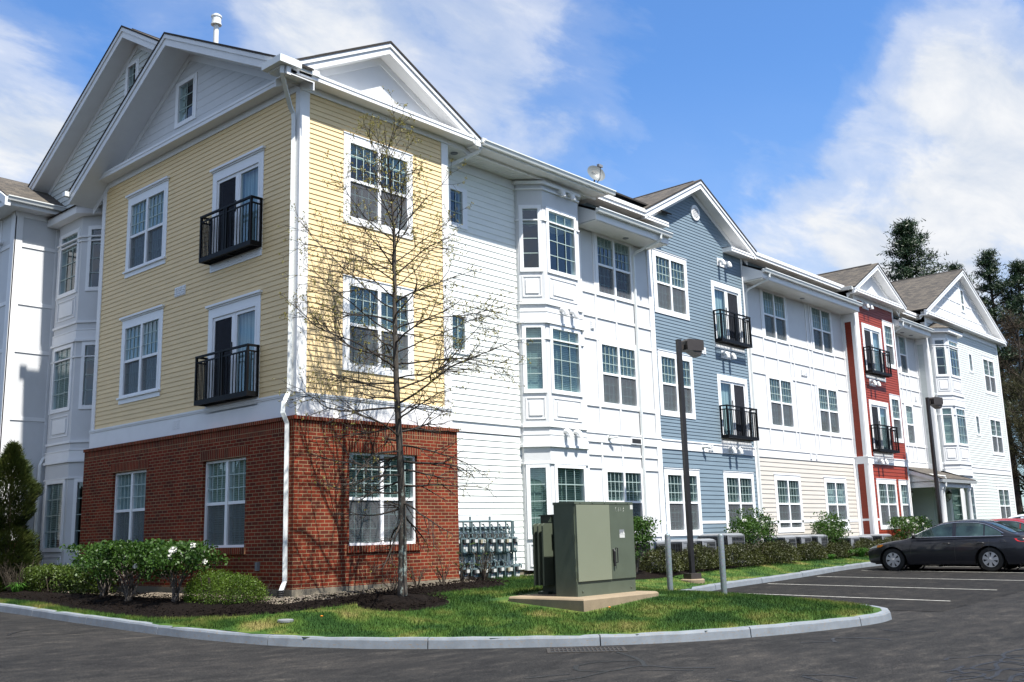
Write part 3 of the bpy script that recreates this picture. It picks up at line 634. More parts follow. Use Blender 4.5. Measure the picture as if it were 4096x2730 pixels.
# ============ WHITE SECTION 1 with bay
window(F1,4.675,5.08,7.97,8.78,1,False,2,3,'thin','none',key='w1',cas=.11); window(F1,4.675,5.08,4.94,5.73,1,False,2,3,'thin','full',key='w1',cas=.11)
g=MB(); siding(g,F1,XR,7.0,3.31,9.32,.152,OPS['w1']); siding(g,F1,XR,7.0,-.09,3.03,.145); g.build('siding',M['cream'],B,label='white clapboard')
g=MB(); F1.box(g,XR,7.0,9.30,9.54,0,.03); F1.box(g,XR,7.0,3.05,3.28,0,.025); F1.box(g,XR,7.0,3.28,3.31,0,.05); g.build('frieze_board',M['white'],B)
g=MB(); F1.box(g,XR,9.5,-.75,-.09,-.3,-.02); g.build('foundation',M['foundation'],B)
g=MB(); F1.box(g,4.2,6.18,.62,1.16,.014,.03); g.build('meter_backboard',M['white'],B)
def bay(fr,wl,w2,uL,u0,u1,uR,z0,ztop,label,floors,zb=None,crown=True,rwin=False):
    """three-sided bay; wl = depth of the straight return, w2 = front depth"""
    plan=[(uL,0),(uL,wl),(u0,w2),(u1,w2),(uR,wl),(uR,0)]
    cu=(u0+u1)/2
    def off(d): return [(uL-d,0),(uL-d,wl+d*.4),(u0-d*.41,w2+d),(u1+d*.41,w2+d),(uR+d,wl+d*.4),(uR+d,0)]
    ang=math.degrees(math.atan2(w2-wl,u0-uL)); Ls=math.hypot(w2-wl,u0-uL); Lr=math.hypot(w2-wl,uR-u1)
    b=MB(); P=fr.P
    ff=Fr(P(u0,0,w2),math.degrees(fr.a)); fw=u1-u0
    fl=Fr(P(uL,0,wl),math.degrees(fr.a)-ang); fr_=Fr(P(u1,0,w2),math.degrees(fr.a)+math.degrees(math.atan2(w2-wl,uR-u1)))
    opf=[];opn=[];opr=[]
    m=.21
    for (s,h) in floors:
        opf.append((m-.045,fw-m+.045,s-.045,h+.045)); 
        nw=.38*Ls/.636; a=(Ls-nw)/2; opn.append((a-.045,a+nw+.045,s-.045,h+.045))
    flatwall(b,ff,0,fw,z0,ztop,opf); flatwall(b,fl,0,Ls,z0,ztop,opn); flatwall(b,fr_,0,Lr,z0,ztop,[(Lr-o[1],Lr-o[0],o[2],o[3]) for o in opn] if rwin else [])
    for u in (uL,uR): b.poly([P(u,z0,0),P(u,z0,wl),P(u,ztop,wl),P(u,ztop,0)])
    b.poly([P(u,ztop,w) for u,w in plan]); b.poly([P(u,z0,w) for u,w in reversed(plan)])
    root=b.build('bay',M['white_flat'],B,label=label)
    r=MB(); rings_=[]
    def ring(d,za,zb_): q=MB(); fr.plan(q,off(d),za,zb_); rings_.append(q)
    for k in range(3):
        d=3.05*k
        zt=2.37+d
        if zt+.1<ztop: ring(.03,zt,zt+.035)
        if k<2: 
            ring(.055,2.78+d,2.84+d); ring(.02,2.84+d,3.07+d); ring(.03,3.07+d,3.10+d); ring(.035,3.26+d,3.32+d)
    ring(.045,ztop-.62 if not crown else 9.28,9.32 if crown else ztop-.58)
    if crown: ring(.09,9.42,9.5)
    for q in rings_: q.build('moulding',M['white'],root)
    for (s,h) in floors:
        for F,L in ((ff,fw),(fl,Ls)):
            top=s-.20; bot=s-.74
            if bot<z0: bot=z0+.05
            r=MB(); F.box(r,.12*L+.02,L-.12*L-.02,top-.03,top,0,.014); F.box(r,.12*L+.02,L-.12*L-.02,bot,bot+.03,0,.014); F.box(r,.12*L,.12*L+.03,bot,top,0,.014); F.box(r,L-.12*L-.03,L-.12*L,bot,top,0,.014)
            e=.20*L+.03
            if L-2*e>.08:
                F.box(r,e,L-e,bot+.09,top-.09,0,.02)
            r.build('panel_trim',M['white'],root)
    for i,(s,h) in enumerate(floors):
        w_=window(ff,m,fw-m,s,h,1,False,3,4,'thin',['full','full','top'][i] if len(floors)>2 else 'full',cas=.045); 
        w_=window(fl,opn[i][0]+.045,opn[i][1]-.045,s,h,1,False,1,4,'thin','closed' if i<2 else 'none',cas=.045)
        if rwin: window(fr_,Lr-opn[i][1]+.045,Lr-opn[i][0]-.045,s,h,1,False,1,4,'thin','none',cas=.045)
    return root
bay(F1,.10,.55,6.96,7.41,8.86,9.31,-.12,9.54,'white three sided bay beside the white clapboard',[(.70,2.28),(4.19,5.72),(7.24,8.78)])
vent_hood(Fr((0,0,0)),8.27,9.35,0,False); vent_hood(Fr((0,0,0)),8.21,6.22,0,False); vent_hood(Fr((0,0,0)),8.19,3.15,0,False)
# upper eave over white section and bay
g=MB(); g.box(XR+.02,9.65,-.03,.03,9.54,9.70); g.box(XR+.6,9.65,-.36,-.33,9.60,9.72); g.box(XR+.6,9.65,-.33,-.03,9.60,9.62); g.box(XR+.6,9.98,-.30,.55,9.72,9.745); g.box(9.62,9.65,.03,.55,9.54,9.70); g.build('fascia',M['white'],B)
grooved_soffit(Fr((0,0,0)),XR,9.65,9.545,-.55,-.03)
gutter(Fr((0,0,0)),4.86,9.98,9.76,.36); can_light(F0,4.55,9.545,-.25)

# ============ BOARD AND BATTEN SECTION 1
def battens(fr,us,vs,u0,u1,v0,v1,extra=(),skip=()):
    g=MB()
    for u,a,b in us: fr.box(g,u-.035,u+.035,a,b,0,.022)
    for v,h in vs:
        segs=[(u0,u1)]
        for (a,b,c,d) in skip:
            if c-.02<v<d+.02: segs=[(p,q) for s in segs for p,q in ((s[0],min(s[1],a)),(max(s[0],b),s[1])) if q-p>.02]
        for a,b in segs: fr.box(g,a,b,v-h/2,v+h/2,0,.026)
    return g
for s,h in ((S3,H3),(S2,H2),(S1,H1)): window(F2,10.309,11.846,s,h,style='thin',cas=.07,blind='full' if s<7 else 'top',key='b1')
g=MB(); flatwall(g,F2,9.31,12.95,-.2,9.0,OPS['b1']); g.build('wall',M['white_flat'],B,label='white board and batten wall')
us=[(9.53,-.2,9.0),(10.14,-.2,9.0),(12.02,-.2,9.0),(11.06,5.85,7.1),(11.06,3.35,4.05),(11.06,2.35,3.0)]
g=battens(F2,us,[(7.13,.07),(6.48,.07),(5.86,.07),(4.045,.07),(2.75,.06),(2.40,.06),(.60,.07),(-.12,.14)],9.31,12.95,0,0,skip=[(10.2,11.95,.6,2.37),(10.2,11.95,4.1,5.8),(10.2,11.95,7.15,8.9)])
F2.box(g,12.72,12.95,-.2,9.0,0,.034); F2.box(g,9.31,12.95,3.06,3.29,0,.03); F2.box(g,9.31,12.95,3.29,3.34,0,.05); F2.box(g,9.31,12.95,8.86,9.0,0,.03)
g.build('battens',M['white'],B)
def low_eave(u0,u1,name='',left_cheek=True,wall=0.55):
    fr=Fr((0,0,0)); wo=.40-.125   # gutter lip at w=.40
    g=MB(); fr.box(g,u0,u1,8.88,9.06,wo-.06,wo-.03); fr.box(g,u0,u1,9.06,9.17,wo-.06,wo-.004)
    # cheek at both ends
    for u in (u0,u1-.02): fr.prism(g,[(u,8.9),(u+.02,8.9),(u+.02,9.12),(u,9.12)],-.5,wo-.06)
    for u in (u0,u1-.02): g.poly([fr.P(u,9.12,wo-.06),fr.P(u,9.12,-.5),fr.P(u,9.46,-.5)])
    g.build('fascia',M['white'],B)
    grooved_soffit(fr,u0+.02,u1-.02,8.86,-.51,wo-.06)
    r=MB(); uvslope(r,fr.P(u0-.02,9.15,wo+.03),fr.P(u1+.02,9.15,wo+.03),fr.P(u1+.02,9.56,-.60),fr.P(u0-.02,9.56,-.60)); uvslope(r,fr.P(u0-.02,9.11,wo+.03),fr.P(u1+.02,9.11,wo+.03),fr.P(u1+.02,9.52,-.60),fr.P(u0-.02,9.52,-.60)); r.build('roof',M['shingle'],B)
    gutter(fr,u0-.03,u1+.03,9.19,wo)
low_eave(9.34,12.80); can_light(F2,11.3,8.86,.3)
downspout([(12.30,-.33,9.10),(12.30,-.32,8.94),(12.27,-.24,8.86),(12.0,.36,8.62),(11.98,.455,8.5),(11.98,.455,-.15)],.038)
louver(F2,9.95,6.21,1); 
g=MB(); F2.box(g,11.45,11.95,3.08,3.26,.03,.045); F2.box(g,11.49,11.91,3.11,3.23,.045,.05,1); g.build('intake_louver',[M['white'],M['screen_dark']],B)
g=MB(); P=F2.P(10.45,3.20,.03); g.lathe([(.06,-.03),(.06,0),(.03,.0)],P,10,0,'y'); g.tube([P,P+Vector((.04,-.07,.0)),P+Vector((.20,-.14,.02))],.028,8); g.build('floodlight',M['gutter'],B)
# attic wall + upper eave behind the low roofs, flat main roof
def upper_eave(u0,u1):
    fr=Fr((0,0,0)); g=MB(); fr.box(g,u0,u1,9.72,9.82,-.19,-.16); fr.box(g,u0,u1,9.82,9.93,-.19,-.13); fr.box(g,u0,u1,9.72,9.74,-.62,-.19); g.build('fascia',M['white'],B)
upper_eave(9.98,12.32); upper_eave(18.75,25.85); upper_eave(30.45,33.75)
g=MB(); siding(g,Fr((0,.60,0)),9.3,12.95,8.9,9.74,.1); siding(g,Fr((0,.60,0)),18.4,26.15,8.9,9.74,.1); siding(g,Fr((0,.60,0)),29.6,34.2,8.9,9.95,.1); g.build('attic_siding',M['blue'],B)
g=MB(); g.box(4.0,44.0,.62,11.5,9.85,9.90); g.box(9.98,12.32,.16,.62,9.88,9.92); g.box(18.75,25.85,.16,.62,9.88,9.92); g.box(30.75,33.6,.16,.62,9.88,9.92); g.build('roof',M['ridge'],B,label='flat main roof')

# ============ BLUE SECTION
for s,h in ((S3,H3),(S2,H2),(S1,H1)): window(F2,13.185,14.722,s,h,key='bl',blind='full')
window(F2,16.45,18.0,S1,H1,key='bl',blind='full')
for v in (6.60,3.55):
    door(F2,16.47,18.02,v,v+1.80,'plain',key='bl',dark_left=False)
    balcony(F2,16.3,18.22,v-.05,'black steel balcony on the blue wall, '+('upper' if v>5 else 'lower'),.30)
blue_L,blue_A,blue_R=(12.25,9.95),(15.47,11.66),(18.82,9.95)
def lim_b(v):
    if v<=9.6: return (12.95,18.4)
    return (max(12.95,15.47-(11.35-v)*1.88),min(18.4,15.47+(11.35-v)*1.95))
g=MB(); siding(g,F2,12.95,18.4,3.31,11.33,.1,OPS['bl'],lim_b); siding(g,F2,12.95,18.4,-.1,.90,.125,[o for o in OPS['bl'] if o[2]<2]); siding(g,F2,12.95,18.4,.98,3.03,.128,[o for o in OPS['bl'] if o[2]<2]); g.build('siding',M['blue'],B,label='slate blue clapboard')
g=MB(); F2.box(g,12.95,18.4,3.03,3.27,0,.03); F2.box(g,12.95,18.4,3.27,3.31,0,.05); F2.box(g,12.95,13.0,.9,.98,0,.02); F2.box(g,14.9,16.27,.9,.98,0,.02); F2.box(g,12.95,18.4,-.2,-.1,0,.02); F2.box(g,18.34,18.45,-.2,9.72,0,.032); g.build('band_board',M['white'],B)
gable(F2,blue_L,blue_A,blue_R,.37,3.0,'brown shingle gable roof over the blue section',crown=.09,fas=.17)
for a,b in ((12.30,13.52),(17.2,18.70)): cornice(F2,a,b,9.66,.35,.14)
g=MB(); c=F2.P(15.6,10.66,.03)
g.lathe([(.165,-.02),(.255,-.02),(.255,.03),(.165,.03)],c,28,0,'y')
for k in range(6): z=-.13+k*.052; hw=math.sqrt(max(0,.165**2-(abs(z)+.0)**2)); g.box(c.x-hw,c.x+hw,c.y-.03,c.y-.005,c.z+z-.012,c.z+z+.012)
g.box(c.x-.12,c.x+.12,c.y+.012,c.y+.02,c.z-.12,c.z+.12); g.build('gable_vent',M['white'],B)
vent_hood(F2,17.08,9.28,.03); vent_hood(F2,16.95,6.2,.03); vent_hood(F2,16.96,3.17,.03,False); louver(F2,15.62,3.18,2,.03); louver(F2,15.5,6.18,3); 
g=MB(); P=F2.P(15.18,3.18,.03); g.lathe([(.06,-.03),(.06,0),(.03,.0)],P,10,0,'y'); g.tube([P,P+Vector((.02,-.08,.0)),P+Vector((.16,-.16,-.03))],.04,8); g.build('floodlight',M['gutter'],B)

# ============ WHITE SECTION 2
ws=((19.73,21.284),(23.473,24.997))
for i,(a,b) in enumerate(ws):
    for s,h in ((S3,H3),(S2,H2)): window(F2,a,b,s,h,style='thin',cas=.07,blind='full',key='w2')
    window(F2,a,b,S1,H1,blind='full' if i==0 else 'curtain',key='w2')
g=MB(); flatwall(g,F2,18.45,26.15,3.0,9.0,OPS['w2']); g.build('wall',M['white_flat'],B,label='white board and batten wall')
us=[(18.6,3.0,9),(19.56,3.3,9),(21.46,3.3,9),(21.72,3.3,7.1),(22.95,3.3,9),(23.25,3.3,9),(25.14,3.3,9),(26.08,3.3,9),(20.5,3.3,4.05),(20.5,5.86,7.13),(24.2,3.3,4.05),(24.2,5.86,7.13)]
sk=[(a-.12,b+.12,s-.05,h+.05) for a,b in ws for s,h in ((S3,H3),(S2,H2))]
g=battens(F2,us,[(7.15,.07),(6.50,.07),(5.86,.07),(4.04,.07),(3.36,.05)],18.45,26.15,0,0,skip=sk)
F2.box(g,18.45,26.15,3.03,3.29,0,.03); F2.box(g,18.45,26.15,3.29,3.33,0,.05); F2.box(g,18.45,26.15,8.84,9.0,0,.03); F2.box(g,25.95,26.15,-.2,3.03,0,.03); F2.box(g,18.45,26.15,.88,.96,0,.024)
g.build('battens',M['white'],B)
g=MB(); siding(g,F2,18.45,26.15,-.1,3.03,.15,[o for o in OPS['w2'] if o[2]<2]); g.build('siding',M['beige'],B,label='beige ground floor clapboard')
low_eave(18.42,26.12); can_light(F2,22.2,8.86,.3)
downspout([(18.75,-.33,9.10),(18.75,-.32,8.94),(18.72,-.24,8.86),(18.52,.36,8.62),(18.50,.455,8.5),(18.50,.455,-.15)],.038)
louver(F2,22.45,6.18,3); louver(F2,22.4,3.18,1,.03); louver(F2,22.83,3.18,1,.03)
g=MB(); F2.box(g,25.2,25.55,.0,.35,.02,.05); F2.box(g,24.85,24.95,.05,.28,.02,.10); g.build('electrical_box',M['acshell'],B)
g=MB(); F2.box(g,9.31,26.15,-.75,-.15,-.3,-.01); g.build('foundation',M['foundation'],B)

# ============ RED SECTION
window(F0,29.03,29.75,S3,H3,1,True,4,3,key='rd',blind='full'); window(F0,29.03,29.75,S2,H2,1,True,4,3,key='rd',blind='full'); window(F0,29.09,29.8,S1,H1,1,True,4,3,key='rd',blind='curtain'); window(F0,26.9,28.5,S1,H1,key='rd',blind='full')
for v in (6.60,3.55):
    door(F0,26.92,28.47,v,v+1.80,'plain',key='rd'); balcony(F0,26.66,28.6,v-.05,'black steel balcony on the red wall, '+('upper' if v>5 else 'lower'),.32)
FRL=Fr((26.15,0,0),-90)
g=MB(); od=OPS['rd']
siding(g,F0,26.5,30.0,3.31,9.5,.1,od); siding(g,F0,26.5,30.0,-.1,.9,.14,[o for o in od if o[2]<2]); siding(g,F0,26.5,30.0,.98,3.03,.14,[o for o in od if o[2]<2])
siding(g,FRL,-.40,-.14,3.31,8.55,.1); siding(g,FRL,-.40,-.14,.98,3.03,.14); siding(g,FRL,-.40,-.14,-.1,.9,.14); g.build('siding',M['red'],B,label='barn red clapboard')
g=MB(); F0.box(g,26.15,26.5,-.2,9.6,0,.03); F0.box(g,30.0,30.1,-.2,9.6,0,.03); FRL.box(g,-.14,.0,-.2,9.6,0,.03); FRL.box(g,-.51,-.40,-.2,9.6,0,.03); FRL.box(g,-.40,-.14,8.55,9.0,0,.03)
F0.box(g,26.12,30.1,3.03,3.27,.0,.034); F0.box(g,26.1,30.12,3.27,3.31,0,.055); FRL.box(g,-.51,-.0,3.03,3.27,0,.034); FRL.box(g,-.51,-.0,3.27,3.31,0,.055); F0.box(g,26.5,26.72,.9,.98,0,.022); FRL.box(g,-.40,-.14,.9,.98,0,.022); F0.box(g,28.68,28.9,.9,.98,0,.022)
F0.box(g,26.12,30.12,9.46,9.66,0,.037); F0.box(g,30.1,30.13,-.2,9.6,-.51,0); g.build('corner_board',M['white'],B)
cornice(F0,25.85,30.45,9.62,.36,.15)
gable(F0,(25.62,9.80),(28.18,11.20),(30.85,9.80),.34,3.2,'brown shingle gable roof over the red section',crown=.08,fas=.14)
g=MB(); g.poly([F0.P(25.7,9.6,.005),F0.P(30.8,9.6,.005),F0.P(28.18,11.02,.005)]); g.build('pediment',M['white_flat'],B)
gutter(Fr((25.62,0,0),-90),-.4,.28,9.80,.0)
vent_hood(F0,27.3,9.32,.03); vent_hood(F0,27.28,6.22,.03); vent_hood(F0,27.28,3.16,.03,False)
downspout([(30.35,-.33,9.10),(30.35,-.32,8.9),(30.3,-.2,8.8),(30.22,.35,8.5),(30.2,.44,8.3),(30.2,.44,3.1),(30.25,.3,2.92),(30.6,-.6,2.7),(30.7,-1.25,2.58)],.04)
# ============ SECTION 5 and portico
for s,h in ((S3,H3),(S2,H2)): window(F2,31.86,32.57,s,h,1,True,4,3,style='thin',cas=.07,blind='curtain',key='s5')
g=MB(); flatwall(g,F2,30.1,33.8,2.7,9.0,OPS['s5']); g.build('wall',M['white_flat'],B,label='white board and batten wall')
us=[(31.75,2.9,9),(32.7,2.9,9),(33.7,2.9,9),(30.9,2.9,9),(32.3,3.3,4.05),(32.2,5.86,7.13)]
g=battens(F2,us,[(7.15,.07),(6.50,.07),(5.86,.07),(4.04,.07),(3.36,.05)],30.1,33.8,0,0,skip=[(31.75,32.7,7.2,8.8),(31.75,32.7,4.15,5.8)])
F2.box(g,30.1,33.8,3.0,3.29,0,.03); F2.box(g,30.1,33.8,8.84,9.0,0,.03); g.build('battens',M['white'],B)
low_eave(30.13,33.78); can_light(F2,31.6,8.86,.3); can_light(F2,32.6,8.86,.3); louver(F2,33.2,6.15,1)
g=MB(); siding(g,Fr((0,2.2,0)),30.1,33.8,-.1,2.7,.14); g.build('entrance_wall',M['beige'],B)
g=MB(); g.box(30.1,30.13,.51,2.2,-.1,2.9); g.box(33.77,33.8,.51,2.2,-.1,2.9); g.box(30.13,33.77,.48,2.2,2.72,2.75); g.build('entrance_lining',M['white'],B)
g=MB(); Fd=Fr((0,2.18,0)); Fd.box(g,31.1,31.2,-.1,2.2,0,.06); Fd.box(g,32.9,33.0,-.1,2.2,0,.06); Fd.box(g,31.1,33.0,2.2,2.3,0,.06); Fd.box(g,32.02,32.08,-.1,2.2,0,.05); d=g.build('door',M['white'],B,label='white double entrance door under the portico')
g=MB(); g.poly([Fd.P(31.3,.2,.02),Fd.P(31.95,.2,.02),Fd.P(31.95,2.1,.02),Fd.P(31.3,2.1,.02)]); g.poly([Fd.P(32.15,.2,.02),Fd.P(32.8,.2,.02),Fd.P(32.8,2.1,.02),Fd.P(32.15,2.1,.02)]); g.build('pane',M['glass'],d)
FP=Fr((0,0,0)); g=MB()
FP.box(g,30.35,34.1,2.18,2.42,.95,1.12); FP.box(g,30.35,30.5,2.18,2.42,-.5,.95); FP.box(g,33.95,34.1,2.18,2.42,0,.95)
pz=[(1.20,2.38),(1.20,2.50),(-.5,3.08),(-.5,2.90)]; FP.extr(g,[(w,v) for w,v in pz],30.13,30.28); FP.extr(g,[(1.12,2.42),(1.12,2.46),(-.5,3.02),(-.5,2.42)],30.28,30.31)
FP.box(g,30.35,34.1,2.40,2.42,-.5,.95)
po=g.build('portico',M['white'],B,label='white entrance portico with round columns')
for u in (30.55,33.85):
    g=MB(); P=FP.P(u,0,1.03); g.lathe([(.16,-.35),(.16,-.28),(.13,-.26),(.13,.4),(.115,2.02),(.125,2.04),(.125,2.07),(.15,2.10),(.15,2.18)],P,20); g.build('column',M['white'],po,smooth=True)
g=MB(); uvslope(g,FP.P(30.1,2.52,1.28),FP.P(34.3,2.52,1.28),FP.P(33.8,3.12,-.5),FP.P(30.1,3.12,-.5)); uvslope(g,FP.P(34.3,2.52,1.28),FP.P(34.3,2.52,.0),FP.P(33.8,3.0,.0),FP.P(33.8,2.95,.2)); g.poly([FP.P(30.1,2.48,1.28),FP.P(34.3,2.48,1.28),FP.P(34.3,2.52,1.28),FP.P(30.1,2.52,1.28)]); g.build('portico_roof',M['shingle'],po)
g=MB(); FP.extr(g,[(1.20,2.36),(1.20,2.47),(1.32,2.48),(1.31,2.45),(1.28,2.36)],30.2,34.35); g.build('portico_gutter',M['gutter'],po)
g=MB(); g.tube([(30.68,-1.25,2.56),(30.68,-1.24,2.2),(30.72,-1.12,2.0),(30.72,-1.10,-.2)],.04,4); g.build('portico_downspout',M['gutter'],po)
def lantern(P):
    g=MB(); g.lathe([(.001,-.22),(.02,-.2),(.03,-.17),(.055,-.16),(.06,-.15)],P,12); g.lathe([(.13,.06),(.14,.08),(.06,.14),(.05,.18),(.015,.19),(.001,.24)],P,12)
    for k in range(6): a=k*PI/3; g.tube([P+Vector((.055*math.cos(a),.055*math.sin(a),-.15)),P+Vector((.12*math.cos(a),.12*math.sin(a),.06))],.006,5)
    g.tube([P+Vector((0,0,-.2)),P+Vector((0,.1,-.26)),P+Vector((0,.2,-.2))],.012,6); g.box(P.x-.035,P.x+.035,P.y+.2,P.y+.23,P.z-.3,P.z+.02)
    l=g.build('wall_lantern',M['plastic'],B); q=MB(); q.lathe([(.05,-.15),(.075,-.08),(.105,.0),(.115,.06)],P,14); q.build('lantern_glass',M['lens'],l,smooth=True)
lantern(Vector((33.97,-.22,1.92))); lantern(Vector((30.75,.25,1.95)))
# ============ FAR SECTION
for s,h,f in ((7.98,8.79,3),(4.92,5.75,2)): window(F0,39.37,39.73,s,h,1,False,2,3,'thin','none',key='fr',cas=.09)
for s,h in ((S3,H3),(S2,H2),(S1,H1)): window(F0,41.5,43.05,s,h,key='fr',blind='half' if s<1 else 'full')
g=MB(); siding(g,F0,34.0,43.85,3.31,9.8,.11,OPS['fr']); siding(g,F0,34.0,43.85,-.1,3.03,.14,[o for o in OPS['fr'] if o[2]<2]); FF=Fr((33.8,0,0),-90); siding(g,FF,-.42,-.16,3.31,8.6,.11); siding(g,FF,-.42,-.16,-.1,3.03,.14); FF2=Fr((44,0,0),90); siding(g,FF2,0,11,-.1,9.8,.14); g.build('siding',M['mint'],B,label='pale grey green clapboard')
g=MB(); F0.box(g,33.8,34.0,-.2,9.9,0,.03); F0.box(g,43.85,44.02,-.2,9.9,0,.03); F0.box(g,34,43.85,3.03,3.27,0,.03); F0.box(g,34,43.85,3.27,3.31,0,.05); FF.box(g,-.16,0,-.2,9.6,0,.03); FF.box(g,-.51,-.42,-.2,9.6,0,.03); FF.box(g,-.42,-.16,8.6,9.2,0,.03); FF.box(g,-.42,-.16,3.03,3.31,0,.034); F0.box(g,33.8,44,9.62,9.9,0,.037); g.build('corner_board',M['white'],B)
bay(F0,.12,.6,34.12,34.6,36.1,36.6,-.12,9.18,'white three sided bay on the far section',[(.70,2.28),(4.19,5.72),(7.24,8.78)],crown=False)
g=MB(); pb=[(33.95,0),(33.95,.30),(34.45,.80),(36.25,.80),(36.8,.30),(36.8,0)]; F0.plan(g,pb,9.12,9.30); g.build('bay_cornice',M['white'],B)
g=MB(); tp=[(34.9,9.75,0),(35.8,9.75,0)]
lo=[(33.9,9.30,0),(33.9,9.30,.34),(34.42,9.30,.86),(36.28,9.30,.86),(36.86,9.30,.34),(36.86,9.30,0)]
for a,b,c,d in ((0,1,0,0),(1,2,0,0),(2,3,0,1),(3,4,1,1),(4,5,1,1)): uvslope(g,F0.P(*lo[a]),F0.P(*lo[b]),F0.P(*tp[d]),F0.P(*tp[c])) if c!=d else g.poly([F0.P(*lo[a]),F0.P(*lo[b]),F0.P(*tp[c])],0,[(0,0),(.7,0),(.35,.8)])
g.build('bay_roof',M['shingle'],B)
cornice(F0,33.5,44.5,9.86,.34,.16)
gable(F0,(33.3,10.10),(38.97,12.93),(44.75,10.08),.32,7.0,'large brown shingle gable roof of the far section',crown=.10,fas=.16)
g=MB(); w_op=(39.18,39.52,10.95,11.95); 
siding(g,F0,33.6,44.4,9.95,12.65,.27,[w_op],lambda v:(38.97-(12.70-v)*2.0,38.97+(12.70-v)*2.02),butt=.0)
g.build('pediment',M['white_flat'],B)
window(F0,39.18,39.52,10.95,11.95,1,False,2,4,'thin','none',cas=.07)
g=MB()
for v,a,b in ((10.15,33.9,44.0),(10.62,34.9,43.0),(11.25,36.2,41.7),(12.05,37.7,40.3)): F0.box(g,a,b,v-.04,v+.04,0,.02)
for u,a,b in ((35.4,9.9,10.9),(36.5,9.9,11.35),(37.5,9.9,12.0),(38.3,10,12.2),(39.0,10,12.6),(39.7,10,12.2),(40.6,10,12.0),(41.5,9.9,11.4),(42.5,9.9,10.9)):
    vmax=12.62-abs(u-38.97)*.497
    F0.box(g,u-.04,u+.04,a,min(b,vmax),0,.016)
g.build('battens',M['white'],B)
louver(F0,34.02,6.1,1,.03); louver(F0,34.05,3.15,1,.03)
downspout([(31.2,-.33,9.1),(31.2,-.3,8.95)],.03)
# hidden backs closing the volumes
g=MB()
g.box(4.06,43.95,1.2,11.4,-.7,9.85) if False else None
for (x0,x1,y0,y1) in ((.3,XR-.02,.62,8.2),(4.3,43.9,1.15,11.4)):
    pass
g.box(4.06,4.10,.0,.55,-.2,9.6); g.box(30.02,30.08,0.02,.51,-.2,9.6); g.box(43.9,43.98,0.02,11.4,-.6,9.9); g.box(.1,44,11.4,11.5,-.6,9.9); g.build('rear_wall',M['cream'],B)

# ============ LEFT REAR WALL, BAY, WING
FX=Fr((.45,0,0),-90)       # wall plane behind the yellow volume
g=MB(); siding(g,FX,-14.5,-8.25,2.9,10.0,.15,[(-11.0,-8.7,2.9,9.4)]); g.build('siding',M['mint'],B,label='pale grey green clapboard behind the bay')
FXg=Fr((.10,0,0),-90)
g2A=(-7.45,13.75)
g=MB(); siding(g,FXg,-14,-4.6,9.3,13.4,.155,[(-7.52,-7.02,11.85,12.73)],lambda v:(-7.02-(13.28-v)*1.727,min(-4.6,-7.02+(13.28-v)*1.727)),butt=.018); g.build('siding',M['mint'],B,label='pale grey green clapboard of the rear gable')
gable(FXg,(-12.9,10.12),(-7.02,13.51),(-4.75,12.19),.45,10,crown=.10,fas=.17)
window(FXg,-7.47,-7.07,11.9,12.68,1,False,2,3,'thin','none',cas=.09)
FB=Fr((.45,0,0),-90)
bay(FB,.0,.45,-11.1,-10.72,-9.38,-8.80,-.2,9.2,'white three sided bay left of the yellow wall',[(.70,2.28),(4.19,5.72),(7.24,8.78)],crown=False,rwin=True)
g=MB(); pb=[(-11.2,0),(-11.2,.35),(-10.95,.70),(-9.25,.70),(-8.72,.17),(-8.72,0)]; FB.plan(g,pb,9.16,9.36); g.build('bay_cornice',M['white'],B)
g=MB(); lo=[(-11.25,9.36,.4),(-11.0,9.36,.76),(-9.2,9.36,.76),(-8.65,9.36,.2)]; tp=[(-10.3,9.86,-.05),(-9.4,9.86,-.05)]
g.poly([FB.P(*lo[0]),FB.P(*lo[1]),FB.P(*tp[0])],0,[(0,0),(.5,0),(.25,.8)]); uvslope(g,FB.P(*lo[1]),FB.P(*lo[2]),FB.P(*tp[1]),FB.P(*tp[0])); g.poly([FB.P(*lo[2]),FB.P(*lo[3]),FB.P(*tp[1])],0,[(0,0),(.8,0),(.4,.8)]); g.build('bay_roof',M['shingle'],B)
FW=Fr((0,10.95,0)); FWL=Fr((-1.05,0,0),-90)
g=MB(); flatwall(g,FW,-1.05,.45,.9,9.6); flatwall(g,FWL,-30,-10.95,.9,9.6,[]); g.build('wall',M['white_flat'],B,label='white panelled wall of the left wing')
g=MB(); FW.box(g,-1.09,-.88,.9,9.45,0,.03); FWL.box(g,-11.2,-10.92,.9,9.45,0,.03); FW.box(g,.0,.08,.9,9.45,0,.02)
for v in (8.55,7.0,5.74,3.98,2.4): FW.box(g,-.88,.0,v-.05,v+.05,0,.02); FWL.box(g,-30,-11.2,v-.05,v+.05,0,.02)
for u in (-11.9,-13,-14.4,-16,-18): FWL.box(g,u-.04,u+.04,.9,9.4,0,.016)
FW.box(g,-1.09,.45,9.3,9.45,0,.037); g.build('battens',M['white'],B)
g=MB(); flatwall(g,FW,-1.07,.45,-.4,.9,[],.03); flatwall(g,FWL,-30,-10.92,-.4,.9,[],.03); g.build('wall',M['brick'],B,label='low brick base of the left wing')
vent_hood(FWL,-12.0,8.72,.0,False); vent_hood(FWL,-12.1,5.55,0,False)
g=MB(); g.box(-1.45,.35,10.55,10.58,9.44,9.56); g.box(-1.45,.35,10.58,10.95,9.44,9.46); g.box(-1.48,-1.45,10.55,14.5,9.44,9.56); g.box(-1.45,-1.05,10.95,14.5,9.44,9.46); g.build('fascia',M['white'],B)
gutter(Fr((0,0,0)),-1.48,.28,9.66,-10.55)
